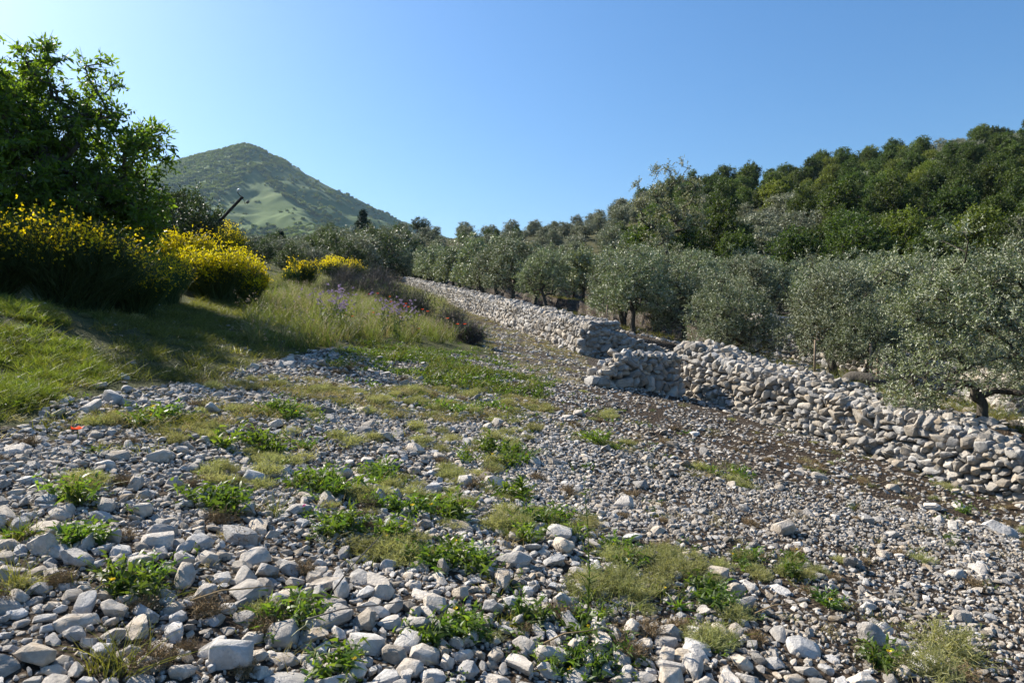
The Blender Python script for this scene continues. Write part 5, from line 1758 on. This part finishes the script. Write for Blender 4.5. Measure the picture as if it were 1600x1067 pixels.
def thistle_form(seed):
    rr_ = np.random.default_rng(seed)
    n = 7
    b = np.column_stack([rr_.normal(0, .06, (n, 2)), np.zeros(n)]); d = unit(np.column_stack([rr_.normal(0, .25, (n, 2)), np.ones(n)])); ln = rr_.uniform(.6, .95, n)
    V1, F1 = blades_vf(b, d, ln, .012, np.zeros((n, 3)), rr_, 3)
    t = rr_.uniform(.1, .85, n * 10); p_ = np.repeat(b, 10, 0) + np.repeat(d * ln[:, None], 10, 0) * t[:, None]
    V2, F2 = blades_vf(p_, rand_unit(n * 10, rr_) + np.array([0, 0, .3]), .13, .02, np.zeros((n * 10, 3)), rr_, 2)
    me1 = mesh('stems', *joinm([(V1, F1), (V2, F2)]), M['maquis'])
    hp = b + d * ln[:, None]
    hp = np.vstack([hp, hp + rr_.normal(0, .07, hp.shape)])
    V3, F3 = leaves_vf(np.repeat(hp, 12, 0), rand_unit(len(hp) * 12, rr_) + np.array([0, 0, .9]), .045, .014, rr_)
    return me1, mesh('flower_heads', V3, F3, M['thistle'])


TH = [thistle_form(800 + i) for i in range(3)]
for i, (x, y) in enumerate([(520, 520), (530, 516), (540, 518), (532, 524), (510, 526), (600, 528), (612, 524), (625, 526), (640, 524), (598, 520), (650, 528), (618, 532), (480, 500), (545, 528)]):
    g_ = gpx(x, y)
    root = tag(empty('thistle', (g_[0], g_[1], Hs(*g_)), r.uniform(0, 6), r.uniform(.85, 1.15)), 'lilac thistle in the tall meadow grass, in the %s cluster' % ('left' if x < 570 else 'right'), 'thistle', 'lilac thistles in the meadow', 'thing')
    mobj('stems', TH[i % 3][0], root); mobj('flower_heads', TH[i % 3][1], root)['kind'] = 'stuff'

# dead twigs lying on the stones
for i, (x, y, L_, a, lb) in enumerate([(520, 960, .32, 1.1, 'thin dark twig sticking up between the stones in the foreground'), (850, 1040, .28, -.6, 'pale dry stick lying by the bottom weeds'), (470, 1010, .45, .2, 'long dark twig lying across the foreground stones'), (300, 985, .3, -.4, 'dry brown stalk lying on the left stones'),
                                       (1180, 985, .35, .3, 'thin dry stick lying on bare soil at the right'), (1370, 760, .5, -.5, 'long dry stalk lying near the foot of the wall')]):
    g_ = gpx(x, y); z = Hs(*g_) + .07
    d = np.array([math.cos(a), .3, .5 if i == 0 else .08]); d = d / np.linalg.norm(d)
    P_ = [np.zeros(3), d * L_ * .35 + np.array([0, .01, .015]), d * L_ * .7 + np.array([0, -.01, .01]), d * L_]
    V, F = polytube(P_, [.004, .0035, .003, .0015], 6)
    tag(mobj('dead_twig', mesh('dead_twig', V, F, M['dead_twig'] if i in (0, 2) else M['dry_stalk'], smooth=True), None, (g_[0], g_[1], z)), lb, 'twig', 'dead twigs on the scree', 'thing')

# ------------------------------------------------------------------ woods and bushes on the mountain
r = np.random.default_rng(55)


def clump_form(seed):
    rr_ = np.random.default_rng(seed)
    lob = [(rr_.normal(0, 1.6), rr_.normal(0, 1.6), rr_.uniform(2, 4.5), 2.4, 2.4, 2.2) for _ in range(6)]
    C, u = lobes_centers(rr_, lob, 60, .7)
    (V, F), _ = foliage(rr_, C, u, 3, 3, 1.6, 1.8, 1.1, 0, 1.0, .2)
    return mesh('far_tree', V, F, M['oak_b'])


FARC = [clump_form(900 + i) for i in range(4)]
n = 110000
X = r.uniform(-1700, 300, n); Y = r.uniform(800, 2250, n)
Zm = mountain(X, Y)
u = CX + FPX * X / Y; v = CY - FPX * (Zm - CAMH) / Y
# wooded left flank, thickets along the foot and down the gully beside the spur
edge = np.interp(v, [232, 262, 290, 310, 335, 360, 385], [395, 402, 372, 345, 330, 350, 600])
wood = sstep(12, -25, u - edge) * (.55 + .8 * (fbm(X / 70, Y / 70, 95) - .4))
foot = sstep(345, 375, v) * (.5 + 1.6 * (fbm(X / 60, Y / 60, 96) - .45))
rocky = np.exp(-(((u - 432) / 14) ** 2 + ((v - 254) / 8) ** 2)) + np.exp(-(((u - 448) / 5) ** 2 + ((v - 252) / 4) ** 2)) + .7 * np.exp(-((u - (405 + (v - 262) * .9)) / 7) ** 2) * (v > 255) * (v < 300)
line = .45 * np.exp(-((u - np.interp(v, [262, 288, 312, 338, 365], [410, 428, 462, 500, 535])) / 6) ** 2)
dens = np.clip(np.maximum.reduce([wood, foot, rocky, line]), 0, 1) * (Zm > 15) + .012 + .10 * (fbm(X / 90, Y / 90, 99) > .56)
k = (r.random(n) < dens) & (np.abs(u - 430) < 320) & (Zm > -20)
X, Y, Zm = X[k], Y[k], Zm[k]; n = len(X)
print('mountain trees', n)
scatter('mountain_woods', np.column_stack([X, Y, Zm - .8]), np.column_stack([np.zeros((n, 2)), r.uniform(0, 6.28, n)]), r.uniform(.45, 1.0, n)[:, None] * np.ones((n, 3)), r.integers(0, 4, n), [('far_tree', f) for f in FARC], 'far woods and bushes covering the mountain flank', 'woods')
for i, (x, y) in enumerate([(652, 340), (664, 342)]):
    Yt = 175.0
    p_ = at(x, y, Yt); z = Hs(p_[0], Yt)
    o = mobj('scrub_tree', MAQ[i], None, (p_[0], Yt, p_[2] - 3.4), (0, 0, i * 2.0), .8 * np.ones(3))
    tag(o, 'small dark tree on the skyline where the mountain meets the wood, %s one' % ('left' if i == 0 else 'right'), 'tree', None, 'thing')

# ------------------------------------------------------------------ air
hz = new_mat('thin_haze')
m, nt, out = hz
pv = N(nt, 'ShaderNodeVolumePrincipled')
pv.inputs['Color'].default_value = (.50, .74, 1.0, 1)
pv.inputs['Density'].default_value = 0.000045
pv.inputs['Anisotropy'].default_value = 0.3
nt.links.new(pv.outputs[0], out.inputs['Volume'])
x0, x1, y0, y1, z0, z1 = -4300, 4300, -900, 5600, -700, 640
V = np.array([(x, y, z) for x in (x0, x1) for y in (y0, y1) for z in (z0, z1)], float)
F = np.array([[0, 1, 3, 2], [4, 6, 7, 5], [0, 4, 5, 1], [2, 3, 7, 6], [0, 2, 6, 4], [1, 5, 7, 3]])
tag(mobj('haze', mesh('haze', V, F, m)), 'thin blue morning haze in the air', 'haze', None, 'stuff')
